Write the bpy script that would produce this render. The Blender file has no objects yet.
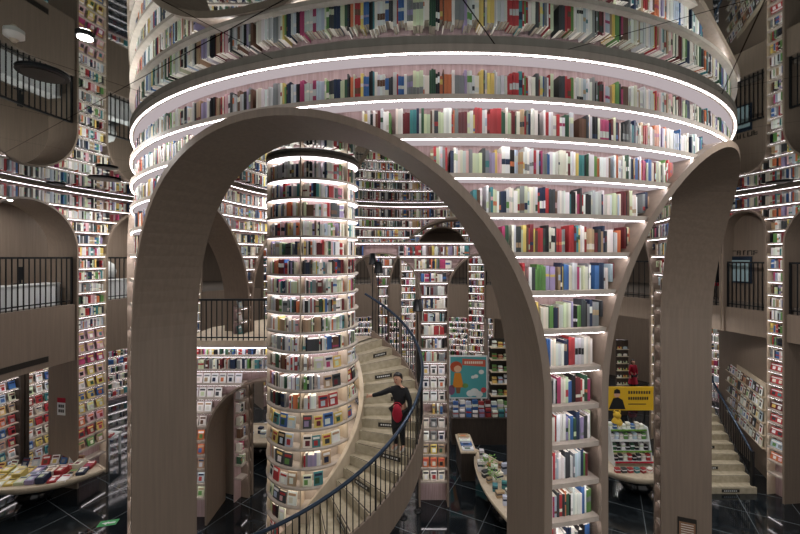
import bpy, math, random
from mathutils import Vector, Matrix
R = random.Random(7)
SC = bpy.context.scene
COL = SC.collection
rad = math.radians
EYE = 6.7            # eye height above the ground floor
F = 380.0            # focal length in pixels of the 800 px wide frame
CX, CY = 0.49, 9.12  # axis of the round book tower
RO, RI = 5.69, 4.94  # outer / inner face of the tower
CEIL = EYE + 1.93
def Z(zr): return EYE + zr

ORD = ['zeroth', 'first', 'second', 'third', 'fourth', 'fifth', 'sixth', 'seventh', 'eighth', 'ninth', 'tenth', 'eleventh', 'twelfth']
def ordn(n):
    if n < len(ORD): return ORD[n]
    s = 'th' if 10 <= n % 100 <= 20 else {1: 'st', 2: 'nd', 3: 'rd'}.get(n % 10, 'th')
    return '%d%s' % (n, s)

# ------------------------------------------------------------------ materials
def lin(h):
    h = h.lstrip('#'); o = []
    for i in (0, 2, 4):
        c = int(h[i:i + 2], 16) / 255
        o.append(c / 12.92 if c <= .04045 else ((c + .055) / 1.055) ** 2.4)
    return (o[0], o[1], o[2], 1)
def new_mat(name):
    m = bpy.data.materials.new(name); m.use_nodes = True
    nt = m.node_tree; b = nt.nodes['Principled BSDF']
    return m, nt, b
def simple(name, col, rough=.5, metal=0., spec=.5):
    m, nt, b = new_mat(name)
    b.inputs['Base Color'].default_value = lin(col) if isinstance(col, str) else col
    b.inputs['Roughness'].default_value = rough; b.inputs['Metallic'].default_value = metal
    b.inputs['Specular IOR Level'].default_value = spec
    return m
def noisy(name, c1, c2, scale=(6, 6, 6), rough=.5, detail=3, spec=.4, bump=0):
    m, nt, b = new_mat(name)
    tc = nt.nodes.new('ShaderNodeTexCoord'); mp = nt.nodes.new('ShaderNodeMapping')
    nz = nt.nodes.new('ShaderNodeTexNoise'); cr = nt.nodes.new('ShaderNodeValToRGB')
    mp.inputs['Scale'].default_value = scale
    nz.inputs['Scale'].default_value = 1; nz.inputs['Detail'].default_value = detail
    cr.color_ramp.elements[0].color = lin(c1); cr.color_ramp.elements[1].color = lin(c2)
    cr.color_ramp.elements[0].position = .35; cr.color_ramp.elements[1].position = .65
    nt.links.new(tc.outputs['Object'], mp.inputs['Vector']); nt.links.new(mp.outputs[0], nz.inputs['Vector'])
    nt.links.new(nz.outputs['Fac'], cr.inputs[0]); nt.links.new(cr.outputs[0], b.inputs['Base Color'])
    b.inputs['Roughness'].default_value = rough; b.inputs['Specular IOR Level'].default_value = spec
    if bump:
        bp = nt.nodes.new('ShaderNodeBump'); bp.inputs['Strength'].default_value = bump
        nt.links.new(nz.outputs['Fac'], bp.inputs['Height']); nt.links.new(bp.outputs[0], b.inputs['Normal'])
    return m
def emit(name, col, s):
    m = bpy.data.materials.new(name); m.use_nodes = True; nt = m.node_tree
    nt.nodes.remove(nt.nodes['Principled BSDF']); e = nt.nodes.new('ShaderNodeEmission')
    e.inputs[0].default_value = (*col, 1); e.inputs[1].default_value = s
    nt.links.new(e.outputs[0], nt.nodes['Material Output'].inputs[0]); return m
def attr_mat(name, rough=.45):
    m, nt, b = new_mat(name)
    a = nt.nodes.new('ShaderNodeAttribute'); a.attribute_name = 'Col'
    nt.links.new(a.outputs['Color'], b.inputs['Base Color']); b.inputs['Roughness'].default_value = rough
    b.inputs['Specular IOR Level'].default_value = .35
    return m

M = {}
M['brown'] = noisy('brown_laminate', '#7e7064', '#86776a', (24, 24, 1.0), .42, 3, .3)
M['board'] = noisy('shelf_wood', '#b0a59b', '#bcb1a6', (14, 14, 3), .5, 3, .3)
M['niche'] = noisy('pink_niche_wood', '#a28b8a', '#b7a09f', (40, 40, 1.5), .55, 4, .3)
M['pale'] = noisy('pale_laminate', '#c2b29c', '#cdbfaa', (12, 12, 2), .5, 3, .3)
M['tread'] = noisy('stone_tread', '#a89e88', '#bdb39d', (9, 9, 9), .5, 5, .3)
M['led'] = emit('led_white', (1, .94, .97), 17)
M['led_soft'] = emit('led_soft', (1, .92, .96), 2.6)
M['shelf_glow'] = emit('shelf_glow', (1, .86, .89), .4)  # emission for the added glow on board undersides
M['led_warm'] = emit('led_warm', (1, .88, .76), 2.2)
M['led_hall'] = emit('led_hall', (1, .92, .95), 9)
M['lamp'] = emit('lamp_white', (1, .97, .93), 30)
M['black'] = simple('black_metal', '#15181c', .4, .3)
M['navy'] = simple('navy_rail', '#2c3a4c', .3, .5)
M['white'] = simple('white_laminate', '#dfe3e4', .4)
M['page'] = simple('page_paper', '#968d7c', .8)
M['col'] = attr_mat('printed_paper')
M['darkwood'] = noisy('dark_cabinet', '#3a322d', '#453c35', (20, 20, 2), .45)
M['ceil_dark'] = simple('soffit_paint', '#6b625a', .7)
M['plate'] = simple('dark_plate', '#2a2622', .35)
M['skin'] = simple('skin', '#d2a288', .5)
M['hair'] = simple('black_hair', '#120e0d', .45)
M['coat'] = simple('black_cloth', '#17181b', .85)
M['red'] = simple('red_cloth', '#a81330', .75)
M['shoe'] = simple('white_shoe', '#dcdad6', .5)
M['leaf'] = noisy('leaf_green', '#4f7f2f', '#7fae4c', (20, 20, 20), .5)
M['pot'] = simple('white_pot', '#e6e3dc', .35)
M['glassy'] = simple('glossy_black_bowl', '#0d0f12', .12, .2)

# mirror ceiling with panel seams
def mirror_mat():
    m, nt, b = new_mat('mirror_panels')
    tc = nt.nodes.new('ShaderNodeTexCoord'); mp = nt.nodes.new('ShaderNodeMapping')
    mp.inputs['Rotation'].default_value = (0, 0, rad(33)); mp.inputs['Location'].default_value = (.4, .3, 0)
    br = nt.nodes.new('ShaderNodeTexBrick')
    br.offset = 0; br.inputs['Scale'].default_value = 1
    br.inputs['Brick Width'].default_value = 1.9; br.inputs['Row Height'].default_value = 1.9
    br.inputs['Mortar Size'].default_value = .006; br.inputs['Mortar Smooth'].default_value = 0
    br.inputs['Color1'].default_value = (.60, .65, .64, 1); br.inputs['Color2'].default_value = (.58, .63, .62, 1)
    br.inputs['Mortar'].default_value = (.03, .03, .03, 1)
    nt.links.new(tc.outputs['Object'], mp.inputs[0]); nt.links.new(mp.outputs[0], br.inputs['Vector'])
    nt.links.new(br.outputs['Color'], b.inputs['Base Color'])
    b.inputs['Metallic'].default_value = 1; b.inputs['Roughness'].default_value = .02
    return m
M['mirror'] = mirror_mat()
def floor_mat():
    m, nt, b = new_mat('black_marble_tiles')
    tc = nt.nodes.new('ShaderNodeTexCoord'); mp = nt.nodes.new('ShaderNodeMapping')
    mp.inputs['Rotation'].default_value = (0, 0, rad(28))
    br = nt.nodes.new('ShaderNodeTexBrick'); br.offset = 0; br.inputs['Scale'].default_value = 1
    br.inputs['Brick Width'].default_value = 1.2; br.inputs['Row Height'].default_value = 1.2
    br.inputs['Mortar Size'].default_value = .009; br.inputs['Mortar Smooth'].default_value = 0
    br.inputs['Mortar'].default_value = (.13, .15, .16, 1)
    nz = nt.nodes.new('ShaderNodeTexNoise'); nz.inputs['Scale'].default_value = 2.2; nz.inputs['Detail'].default_value = 8
    nz.inputs['Distortion'].default_value = 1.5
    cr = nt.nodes.new('ShaderNodeValToRGB')
    cr.color_ramp.elements[0].color = (.008, .011, .014, 1); cr.color_ramp.elements[0].position = .5
    cr.color_ramp.elements[1].color = (.028, .036, .042, 1); cr.color_ramp.elements[1].position = .72
    nt.links.new(tc.outputs['Object'], mp.inputs[0]); nt.links.new(mp.outputs[0], br.inputs['Vector'])
    nt.links.new(tc.outputs['Object'], nz.inputs['Vector']); nt.links.new(nz.outputs['Fac'], cr.inputs[0])
    nt.links.new(cr.outputs[0], br.inputs['Color1']); nt.links.new(cr.outputs[0], br.inputs['Color2'])
    nt.links.new(br.outputs['Color'], b.inputs['Base Color'])
    b.inputs['Roughness'].default_value = .07; b.inputs['Specular IOR Level'].default_value = .6
    return m
M['floor'] = floor_mat()

# ------------------------------------------------------------------ mesh builder
ORIG = {}
class MB:
    def __init__(s): s.v = []; s.f = []; s.c = []; s.smooth = []
    def face(s, pts, col=None, smooth=False):
        i = len(s.v); s.v.extend(tuple(p) for p in pts); s.f.append(tuple(range(i, i + len(pts)))); s.c.append(col); s.smooth.append(smooth)
    def mesh(s, verts, faces, col=None, smooth=False):
        i = len(s.v); s.v.extend(tuple(p) for p in verts)
        for f in faces: s.f.append(tuple(i + k for k in f)); s.c.append(col); s.smooth.append(smooth)
    def hexa(s, b, t, col=None):     # four bottom, four top corners
        s.mesh(list(b) + list(t), [(3, 2, 1, 0), (4, 5, 6, 7), (0, 1, 5, 4), (1, 2, 6, 5), (2, 3, 7, 6), (3, 0, 4, 7)], col)
    def box(s, c, d, col=None, rz=0):
        x, y, z = (k / 2 for k in d); ca, sa = math.cos(rz), math.sin(rz)
        q = [(c[0] + ca * a - sa * b, c[1] + sa * a + ca * b) for a, b in ((-x, -y), (x, -y), (x, y), (-x, y))]
        s.hexa([(p[0], p[1], c[2] - z) for p in q], [(p[0], p[1], c[2] + z) for p in q], col)
    def obox(s, o, ax, ay, az, col=None):   # from corner o along three vectors
        o, ax, ay, az = map(Vector, (o, ax, ay, az))
        s.hexa([o, o + ax, o + ax + ay, o + ay], [o + az, o + ax + az, o + ax + ay + az, o + ay + az], col)
    def pbox(s, path, s0, s1, d0, d1, z0, z1, col=None, step=.16):
        n = max(1, int(abs(s1 - s0) / step + .999)) if path.curved else 1
        vs = []
        for i in range(n + 1):
            t = s0 + (s1 - s0) * i / n
            a, b = path.pt(t, d0), path.pt(t, d1)
            vs += [(a[0], a[1], z0), (b[0], b[1], z0), (b[0], b[1], z1), (a[0], a[1], z1)]
        fs = [(0, 1, 2, 3), tuple(4 * n + k for k in (3, 2, 1, 0))]
        for i in range(n):
            o = 4 * i
            for k in range(4): fs.append((o + k, o + (k + 1) % 4, o + 4 + (k + 1) % 4, o + 4 + k))
        s.mesh(vs, fs, col)
    def tube(s, pts, r, n=6, col=None, cap=True):
        pts = [Vector(p) for p in pts]; rings = []; L = len(pts)
        for i, p in enumerate(pts):
            t = (pts[min(i + 1, L - 1)] - pts[max(i - 1, 0)]).normalized()
            u = t.cross(Vector((0, 0, 1)))
            if u.length < .05: u = t.cross(Vector((1, 0, 0)))
            u.normalize(); w = t.cross(u)
            rr = r[i] if isinstance(r, (list, tuple)) else r
            rings.append([p + (u * math.cos(a) + w * math.sin(a)) * rr for a in (2 * math.pi * k / n for k in range(n))])
        vs = [v for g in rings for v in g]; fs = []
        for i in range(L - 1):
            for k in range(n): fs.append((i * n + k, i * n + (k + 1) % n, (i + 1) * n + (k + 1) % n, (i + 1) * n + k))
        s.mesh(vs, fs, col, True)
        if cap: s.face(rings[0][::-1], col); s.face(rings[-1], col)
    def lathe(s, c, prof, n=24, col=None, sx=1, sy=1, rz=0):   # prof: (radius, z)
        vs = []; fs = []; ca, sa = math.cos(rz), math.sin(rz)
        for r, z in prof:
            for k in range(n):
                a = 2 * math.pi * k / n; x, y = r * math.cos(a) * sx, r * math.sin(a) * sy
                vs.append((c[0] + ca * x - sa * y, c[1] + sa * x + ca * y, c[2] + z))
        for i in range(len(prof) - 1):
            for k in range(n): fs.append((i * n + k, i * n + (k + 1) % n, (i + 1) * n + (k + 1) % n, (i + 1) * n + k))
        s.mesh(vs, fs, col, True)
        if prof[0][0] > .001: s.face(vs[:n][::-1], col)
        if prof[-1][0] > .001: s.face(vs[-n:], col)
    def build(s, name, mat, parent=None, origin=None):
        if not s.f: return None
        if parent is not None: org = ORIG[parent.name]
        elif origin is not None: org = Vector(origin)
        else:
            n = len(s.v); org = Vector((sum(v[0] for v in s.v) / n, sum(v[1] for v in s.v) / n, min(v[2] for v in s.v)))
        me = bpy.data.meshes.new(name)
        me.from_pydata([(v[0] - org[0], v[1] - org[1], v[2] - org[2]) for v in s.v], [], s.f)
        if any(s.smooth): me.polygons.foreach_set('use_smooth', s.smooth)
        if any(c is not None for c in s.c):
            at = me.attributes.new('Col', 'FLOAT_COLOR', 'FACE')
            buf = []
            for c in s.c: buf.extend(c if c is not None else (.5, .5, .5, 1))
            at.data.foreach_set('color', buf)
        me.materials.append(mat if not isinstance(mat, str) else M[mat])
        o = bpy.data.objects.new(name, me); COL.objects.link(o)
        if parent is not None: o.parent = parent
        else: o.location = org
        ORIG[o.name] = org
        return o
def tag(o, label=None, cat=None, group=None, kind=None):
    if label: o['label'] = label; len(label.split()) > 16 and print('LONG', label)
    if cat: o['category'] = cat
    if group: o['group'] = group
    if kind: o['kind'] = kind
    return o
def thing(name, loc, label, cat, group=None):
    o = bpy.data.objects.new(name, None); COL.objects.link(o); o.location = loc; o.empty_display_size = .1
    ORIG[o.name] = Vector(loc); return tag(o, label, cat, group)

# ------------------------------------------------------------------ paths
class Arc:      # front face of radius r about (cx, cy); side +1 faces outward, -1 faces inward; s in metres of arc from phi = 0 (towards the viewer)
    curved = True
    def __init__(p, cx, cy, r, side): p.cx, p.cy, p.r, p.side = cx, cy, r, side
    def pt(p, s, d):
        a = s / p.r; r = p.r - p.side * d
        return (p.cx + r * math.sin(a), p.cy - r * math.cos(a))
    def frame(p, s):  # tangent (rightwards for a viewer of an outward face), direction into the wall
        a = s / p.r
        return Vector((math.cos(a), math.sin(a), 0)), Vector((-math.sin(a), math.cos(a), 0)) * p.side
    def S(p, deg): return rad(deg) * p.r
class Line:
    curved = False
    def __init__(p, a, b):
        p.a = Vector((*a, 0)); d = Vector((*b, 0)) - p.a; p.len = d.length; p.t = d.normalized(); p.n = Vector((-p.t.y, p.t.x, 0))
    def pt(p, s, d):
        q = p.a + p.t * s + p.n * d; return (q.x, q.y)
    def frame(p, s): return p.t.copy(), p.n.copy()

OUT = Arc(CX, CY, RO, 1)
INN = Arc(CX, CY, RI, -1)
HALL = Arc(CX, CY, 10.0, -1)
COLU = Arc(-1.8, 7.9, .93, 1)

def half_at(a, z, extra=0):
    sc, hw, zs = a; h = hw + extra
    if z <= zs: return h
    if z < zs + h: return math.sqrt(h * h - (z - zs) ** 2)
    return None
def intervals(s0, s1, z, arches, extra):
    segs = [(s0, s1)]
    for a in arches:
        h = half_at(a, z, extra)
        if h is None: continue
        lo, hi = a[0] - h, a[0] + h; out = []
        for p, q in segs:
            if hi <= p or lo >= q: out.append((p, q)); continue
            if lo > p: out.append((p, lo))
            if hi < q: out.append((hi, q))
        segs = out
    return [(p, q) for p, q in segs if q - p > .09]
def wall_panel(mb, path, s0, s1, d, zt, zb, arches, thick=.02):
    arches = [(a[0], a[1] + .03, a[2]) for a in arches]
    pts = {s0, s1}
    n = int((s1 - s0) / .12) if path.curved else 1
    for i in range(1, n): pts.add(s0 + (s1 - s0) * i / n)
    for a in arches:
        for k in range(25):
            pts.add(a[0] + a[1] * math.cos(math.pi * k / 24))
    pts = sorted(p for p in pts if s0 <= p <= s1)
    def low(s, mid):
        for a in arches:
            if abs(mid - a[0]) < a[1]:
                return a[2] + math.sqrt(max(0, a[1] ** 2 - (s - a[0]) ** 2))
        return zb
    for p, q in zip(pts, pts[1:]):
        if q - p < 1e-5: continue
        m = (p + q) / 2; zp, zq = low(p, m), low(q, m)
        if min(zp, zq) >= zt: continue
        A, B = path.pt(p, d), path.pt(q, d); A2, B2 = path.pt(p, d + thick), path.pt(q, d + thick)
        mb.hexa([(A[0], A[1], zp), (B[0], B[1], zq), (B2[0], B2[1], zq), (A2[0], A2[1], zp)],
                [(A[0], A[1], zt), (B[0], B[1], zt), (B2[0], B2[1], zt), (A2[0], A2[1], zt)])
def arch_frame(mb, path, a, z0, d0, d1, t, n=40):
    sc, hw, zs = a
    prof = [((-hw, z0), (-hw - t, z0)), ((-hw, zs), (-hw - t, zs))]
    for k in range(1, n):
        g = math.pi - math.pi * k / n
        prof.append(((hw * math.cos(g), zs + hw * math.sin(g)), ((hw + t) * math.cos(g), zs + (hw + t) * math.sin(g))))
    prof += [((hw, zs), (hw + t, zs)), ((hw, z0), (hw + t, z0))]
    vs = []; fs = []
    for (i, o) in prof:
        for (q, d) in ((i, d0), (o, d0), (o, d1), (i, d1)):
            x, y = path.pt(sc + q[0], d); vs.append((x, y, q[1]))
    for k in range(len(prof) - 1):
        b = 4 * k
        for j in range(4): fs.append((b + j, b + (j + 1) % 4, b + 4 + (j + 1) % 4, b + 4 + j))
    fs += [(3, 2, 1, 0), tuple(4 * (len(prof) - 1) + k for k in (0, 1, 2, 3))]
    mb.mesh(vs, fs)

def proj(p):
    if p[1] < .3: return None
    return (400 + F * p[0] / p[1], 257 - F * (p[2] - EYE) / p[1])

# ------------------------------------------------------------------ books
PAL = [('cream', '#e2dccb', 12), ('white', '#e9e9e6', 16), ('pale grey', '#c3c7c6', 9), ('pale green', '#c4d2a8', 6), ('pale blue', '#b4c6d6', 5),
       ('grey', '#7f8486', 5), ('dark grey', '#3d4145', 6), ('navy', '#20304f', 5), ('black', '#1b1b1f', 6), ('red', '#b32028', 6), ('dark red', '#6d1f26', 4),
       ('orange', '#cf6a2c', 3), ('yellow', '#d9bd45', 4), ('green', '#5b9440', 3), ('dark green', '#2f5a41', 3), ('blue', '#2f66a8', 4), ('teal', '#2f8287', 2),
       ('brown', '#6b4a35', 4), ('tan', '#b0926b', 4), ('magenta', '#b02c66', 2), ('lilac', '#9a8db5', 2), ('pink', '#dba9ae', 2)]
PN = [p[0] for p in PAL]; PW = [p[2] for p in PAL]; PC = {p[0]: lin(p[1]) for p in PAL}
for _k, _c in PC.items():
    _g = .3 * _c[0] + .55 * _c[1] + .15 * _c[2]; PC[_k] = tuple((x * .8 + _g * .2) * 1.0 for x in _c[:3]) + (1,)
def vary(c, rng, a=.18):
    k = 1 + rng.uniform(-a, a); return tuple(min(1, max(0, x * k * (1 + rng.uniform(-.06, .06)))) for x in c[:3]) + (1,)
BOOKS = []      # upright books, dictionaries
def fill_books(path, s0, s1, z, clear, depth_in=.05, wmean=.036, where=None, shelf=0, fill=.93, seed=None, hk=(.66, .93)):
    rng = random.Random(seed if seed is not None else R.random())
    s = s0 + .01; run = 0; c = None; hb = .25; n0 = len(BOOKS)
    ins = .065
    while s < s1 - .02:
        if run <= 0:
            run = rng.choice([1, 1, 1, 1, 1, 2, 2, 3])
            c = rng.choices(PN, PW)[0]; hb = rng.uniform(*hk) * clear; wb = max(.013, rng.gauss(wmean, wmean * .32)); db = rng.uniform(.115, .145)
            c2 = rng.choices(PN, PW)[0] if rng.random() < .38 else None
            q0 = rng.uniform(.1, .6); q1 = q0 + rng.uniform(.1, .3)
            if rng.random() > fill: s += rng.uniform(.02, .07)
        w = wb * (1 if run > 1 else rng.uniform(.8, 1.25)); h = min(clear * .95, hb * rng.uniform(.97, 1.03))
        if s + w > s1 - .005: break
        BOOKS.append(dict(path=path, s=s + w / 2, z=z, w=w * .94, h=h, d=db, ins=ins + rng.uniform(0, .012), c=c, c2=c2, col=vary(PC[c], rng),
                          col2=vary(PC[c2], rng) if c2 else None, b0=q0, b1=q1, where=where, shelf=shelf, lean=0))
        s += w; run -= 1
    for i, b in enumerate(BOOKS[n0:]): b['n'] = i + 1
def fill_wedge(path, s0, s1, k, arches, extra, wmean, where=None, shelf=0):
    """shorter books that stand on the rising back of an arch where the shelf runs into it"""
    z = rowz(k); top = z + row_clear(k) * .78; rng = random.Random(k * 77 + int(s0 * 9)); n = 0
    for a in arches:
        h0 = half_at(a, z, extra)
        if h0 is None: continue
        h1 = half_at(a, top - .1, extra) or 0
        for sd in (-1, 1):
            u = h1 + .01
            while u < h0 - .015:
                w = max(.013, rng.gauss(wmean, wmean * .3)); uu = u + w / 2; u += w
                sc = a[0] + sd * uu
                if not s0 < sc < s1 or u > h0: continue
                e = a[1] + extra; zb = a[2] + math.sqrt(max(0, e * e - (uu - w / 2) ** 2)) - .02
                zb = max(zb, z); ht = top * 1.0 - zb + rng.uniform(-.03, .02)
                if ht < .09: continue
                c = rng.choices(PN, PW)[0]; c2 = rng.choices(PN, PW)[0] if rng.random() < .3 else None; q0 = rng.uniform(.1, .6); n += 1
                BOOKS.append(dict(path=path, s=sc, z=zb, w=w * .94, h=ht, d=.12, ins=.065, c=c, c2=c2, col=vary(PC[c], rng), col2=vary(PC[c2], rng) if c2 else None,
                                  b0=q0, b1=q0 + .2, where=None, shelf=shelf, lean=0, n=n))
def book_corners(b):
    p = b['path']; x, y = p.pt(b['s'], b['ins']); t, n = p.frame(b['s'])
    o = Vector((x, y, b['z'])) - t * (b['w'] / 2); return o, t * b['w'], n * b['d']
def book_mesh(mb, b, pages=True):
    o, tw, nd = book_corners(b); h = Vector((0, 0, b['h'])); c = b['col']; pg = PC['cream']
    if b['col2']:
        zs = [0, b['b0'], b['b1'], 1]; cs = [c, b['col2'], c]
    else: zs = [0, 1]; cs = [c]
    for (a, e), k in zip(zip(zs, zs[1:]), cs):
        mb.face([o + h * a, o + tw + h * a, o + tw + h * e, o + h * e], k)
    mb.face([o + nd, o, o + h, o + nd + h], c); mb.face([o + tw, o + tw + nd, o + tw + nd + h, o + tw + h], c)
    if pages:
        mb.face([o + h, o + tw + h, o + tw + nd + h, o + nd + h], pg); mb.face([o + tw + nd, o + nd, o + nd + h, o + tw + nd + h], pg)
        mb.face([o, o + nd, o + nd + tw, o + tw], pg)
DISPLAY = []
def face_out(path, s, z, w, h, c, c2, ins=.06, depth=.03, lean=.22, fig=True, rng=R):
    x, y = path.pt(s, ins); t, n = path.frame(s)
    up = (Vector((0, 0, 1)) * math.cos(lean) + n * math.sin(lean)); bk = n * math.cos(lean) - Vector((0, 0, 1)) * math.sin(lean)
    o = Vector((x, y, z + depth * math.sin(lean) + .001)) - t * w / 2
    mb = MB(); cc = vary(PC[c], rng, .1); k2 = vary(PC[c2], rng, .1)
    e = .0025
    # cover board, page block and printed blocks of the cover
    mb.obox(o, t * w, bk * depth, up * h, cc)
    f = -bk * e
    mb.obox(o + t * w * .1 + up * h * .68 + f, t * w * .8, bk * e, up * h * .18, k2)
    if fig:
        mb.obox(o + t * w * rng.uniform(.12, .3) + up * h * .14 + f, t * w * rng.uniform(.4, .55), bk * e, up * h * .42, vary(PC[rng.choices(PN, PW)[0]], rng, .1))
    pb = MB(); pb.obox(o + t * w * .03 + bk * .004 + up * (h - .003), t * (w * .94), bk * (depth - .008), up * .006)
    return mb, pb, o
def put_display(path, s, z, w, h, c, c2, label, group, name='display_book', **kw):
    mb, pb, o = face_out(path, s, z, w, h, c, c2, **kw)
    ob = mb.build(name, 'col', None, o); tag(ob, label, 'book', group)
    pb.build('page_block', 'page', ob)
    return ob

# ------------------------------------------------------------------ bookcases
B0, DB = 1.43, .3575
def bz(k): return Z(B0 - DB * k)          # underside of board k counted from the ceiling
BT = .045
def board_set(root, path, s0, s1, k0, k1, arches, depth, extra=.07, led='led', top=False, back=False):
    """boards k0..k1, each segment a shelf of its own with its light strip under the front edge"""
    ks = list(range(k0, k1 + 1))
    rows = [('t', CEIL - .075)] if top else []
    rows += [(k, bz(k)) for k in ks]
    for k, z in rows:
        for (p, q) in intervals(s0, s1, z + .02, arches, extra):
            mb = MB(); mb.pbox(path, p, q, 0, depth, z, z + (BT if k != 't' else .074)); mb.build('shelf', 'board', root)
            if led:
                mb = MB(); mb.pbox(path, p + .02, q - .02, .014, .027, z - .006, z - .001); mb.build('light_strip', led, root)
            if back:
                mb = MB(); mb.pbox(path, p + .02, q - .02, .055, depth - .004, z - .004, z - .001); mb.build('underside_glow', 'shelf_glow', root)  # added glowing sheet, stands in for strip light spread over the board underside
def back_panel(root, path, s0, s1, d, zt, zb, arches, name='back_panel', mat='niche', thick=.03):
    mb = MB(); wall_panel(mb, path, s0, s1, d, zt, zb, arches, thick); return mb.build(name, mat, root)
def rowz(k): return bz(k) + BT
def row_clear(k): return (CEIL - .075 if k == 0 else bz(k - 1)) - rowz(k)

# ================================================================== the round tower
HW = rad(27.35) * RO                   # arch half width along the outer face
ZS = Z(1.37) - HW                      # springing
CEN = [-79.65, -19.05, 42.35, 102.15, 162.75, 223.35]   # arch centres in degrees
AO = [(OUT.S(c), HW, ZS) for c in CEN + [CEN[0] + 360]]
HWI = HW * RI / RO
def tower():
    DEP = .22
    vis0, vis1 = OUT.S(-66), OUT.S(66)
    root = thing('round_bookcase', (CX, CY, Z(.3)), 'huge round tower bookcase above the brown arches, reaching the mirror ceiling', 'bookcase')
    back_panel(root, OUT, OUT.S(-100), OUT.S(100), DEP, CEIL, ZS, AO)
    KSP = 5   # boards 0..KSP-... run above the arches
    kmax = max(k for k in range(30) if bz(k) > ZS)
    board_set(root, OUT, OUT.S(-75), OUT.S(75), 0, kmax, AO, DEP, .06, top=True, back=True)
    # piers between the arches, outer face
    for nm, c, lab in (('pier', CEN[1] + 30.3, 'narrow bookcase pier between the two big brown arches'), ('pier', CEN[1] - 30.3, 'narrow sliver of bookcase pier at the left edge of the large arch')):
        a0, a1 = (AO[1][0] + HW, AO[2][0] - HW) if c > -19 else (AO[0][0] + HW, AO[1][0] - HW)
        x, y = OUT.pt((a0 + a1) / 2, .1)
        r = thing('pier_bookcase', (x, y, 0), lab, 'bookcase')
        back_panel(r, OUT, a0 + .06, a1 - .06, DEP, ZS, 0, [])
        board_set(r, OUT, a0 + .075, a1 - .075, kmax + 1, 21, [], DEP, 0, back=True)
        for e in (a0 + .062, a1 - .075):
            mb = MB(); mb.pbox(OUT, e, e + .013, .012, DEP, 0, ZS); mb.build('side_panel', 'pale', r)
    # inner lining
    root2 = thing('inner_bookcase', (CX, CY, Z(.3) + .01), 'curved bookcase lining the inside of the round tower above its arches', 'bookcase')
    AI = [(INN.S(c), HWI, ZS + HW - HWI) for c in CEN] + [(INN.S(c - 360), HWI, ZS + HW - HWI) for c in CEN[3:]]
    # inner path has its own opening: same angles, same apex
    ai = [(INN.S(c + 0), HWI, ZS) for c in CEN]
    # an arch in metres at the outer face scales by RI / RO at the inner face; keep the height profile
    class INNM(Arc):
        def pt(p, s, d):
            a = s / RO; r = RI + d
            return (CX + r * math.sin(a), CY - r * math.cos(a))
        def frame(p, s):
            a = s / RO
            return Vector((math.cos(a), math.sin(a), 0)), Vector((math.sin(a), -math.cos(a), 0))
    inn = INNM(CX, CY, RI, -1)
    global INNP
    INNP = inn
    s0, s1 = OUT.S(55), OUT.S(290)
    back_panel(root2, inn, s0, s1, DEP, CEIL, ZS, AO)
    board_set(root2, inn, s0, s1, 0, kmax, AO, DEP, .06, 'led_hall', top=True)
    piers = [(CEN[2] + 30.3, 'inner bookcase pier beside the right arch, seen edge on'), (CEN[3] + 30.3, 'far inner bookcase pier behind the right end of the book wall'),
             (CEN[4] + 30.3, 'far inner bookcase pier straight across the tower'), (CEN[5] + 30.3, 'inner bookcase pier left of the round column with propped books')]
    for c, lab in piers:
        hwid = rad(30.3) * RO - HW
        a0, a1 = OUT.S(c) - hwid, OUT.S(c) + hwid
        x, y = inn.pt((a0 + a1) / 2, .1)
        r = thing('pier_bookcase', (x, y, 0), lab, 'bookcase')
        back_panel(r, inn, a0 + .06, a1 - .06, DEP, ZS, 0, [])
        board_set(r, inn, a0 + .075, a1 - .075, kmax + 1, 21, [], DEP, 0, 'led_hall')
    # arch frames
    labs = {-1: 'brown arch at the left side of the tower beside the landing', 0: 'largest brown arch framing the column and spiral stair',
            1: 'brown arch at the right edge of the tower seen almost edge on', 2: 'brown arch of the tower opening towards the right balconies',
            3: 'far brown arch of the tower behind the book wall, right one', 4: 'far brown arch of the tower behind the round column'}
    for k, a in zip(range(-1, 5), AO):
        mb = MB(); arch_frame(mb, OUT, a, 0, -.03, RO - RI + .03, .075, 48)
        x, y = OUT.pt(a[0], .3)
        o = mb.build('arch_frame', 'brown', None, (x, y, 0)); tag(o, labs[k], 'arch')
    # core between the two faces
    mb = MB(); wall_panel(mb, OUT, OUT.S(-100), OUT.S(260), .33, CEIL, 0, AO, .09)
    o = mb.build('wall_tower', 'brown'); tag(o, kind='structure')
    # books outside
    for k in range(0, 21):
        z = rowz(k)
        for (p, q) in intervals(OUT.S(-58), OUT.S(58), z, AO, .09):
            where = 'front' if (p + q) / 2 > OUT.S(-19) and (p+q)/2 < OUT.S(45) else 'side'
            if q - p > 3: where = 'ring'
            fill_books(OUT, p, q, z, row_clear(k), wmean=.0225, where=where, shelf=k + 1, seed=100 + k * 7 + int(p * 3), fill=.97, hk=(.62, .84) if k else (.5, .68))
    for k in range(0, 9): fill_wedge(OUT, OUT.S(-58), OUT.S(58), k, AO, .085, .024)
    # books inside
    for k in range(0, kmax + 1):
        z = rowz(k)
        for (p, q) in intervals(OUT.S(60), OUT.S(285), z, AO, .09):
            fill_books(inn, p, q, z, row_clear(k), wmean=.034, seed=300 + k * 7 + int(p * 3), hk=(.6, .82))
    for k in range(0, 7): fill_wedge(inn, OUT.S(60), OUT.S(285), k, AO, .085, .034)
    hwid = rad(30.3) * RO - HW
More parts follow.
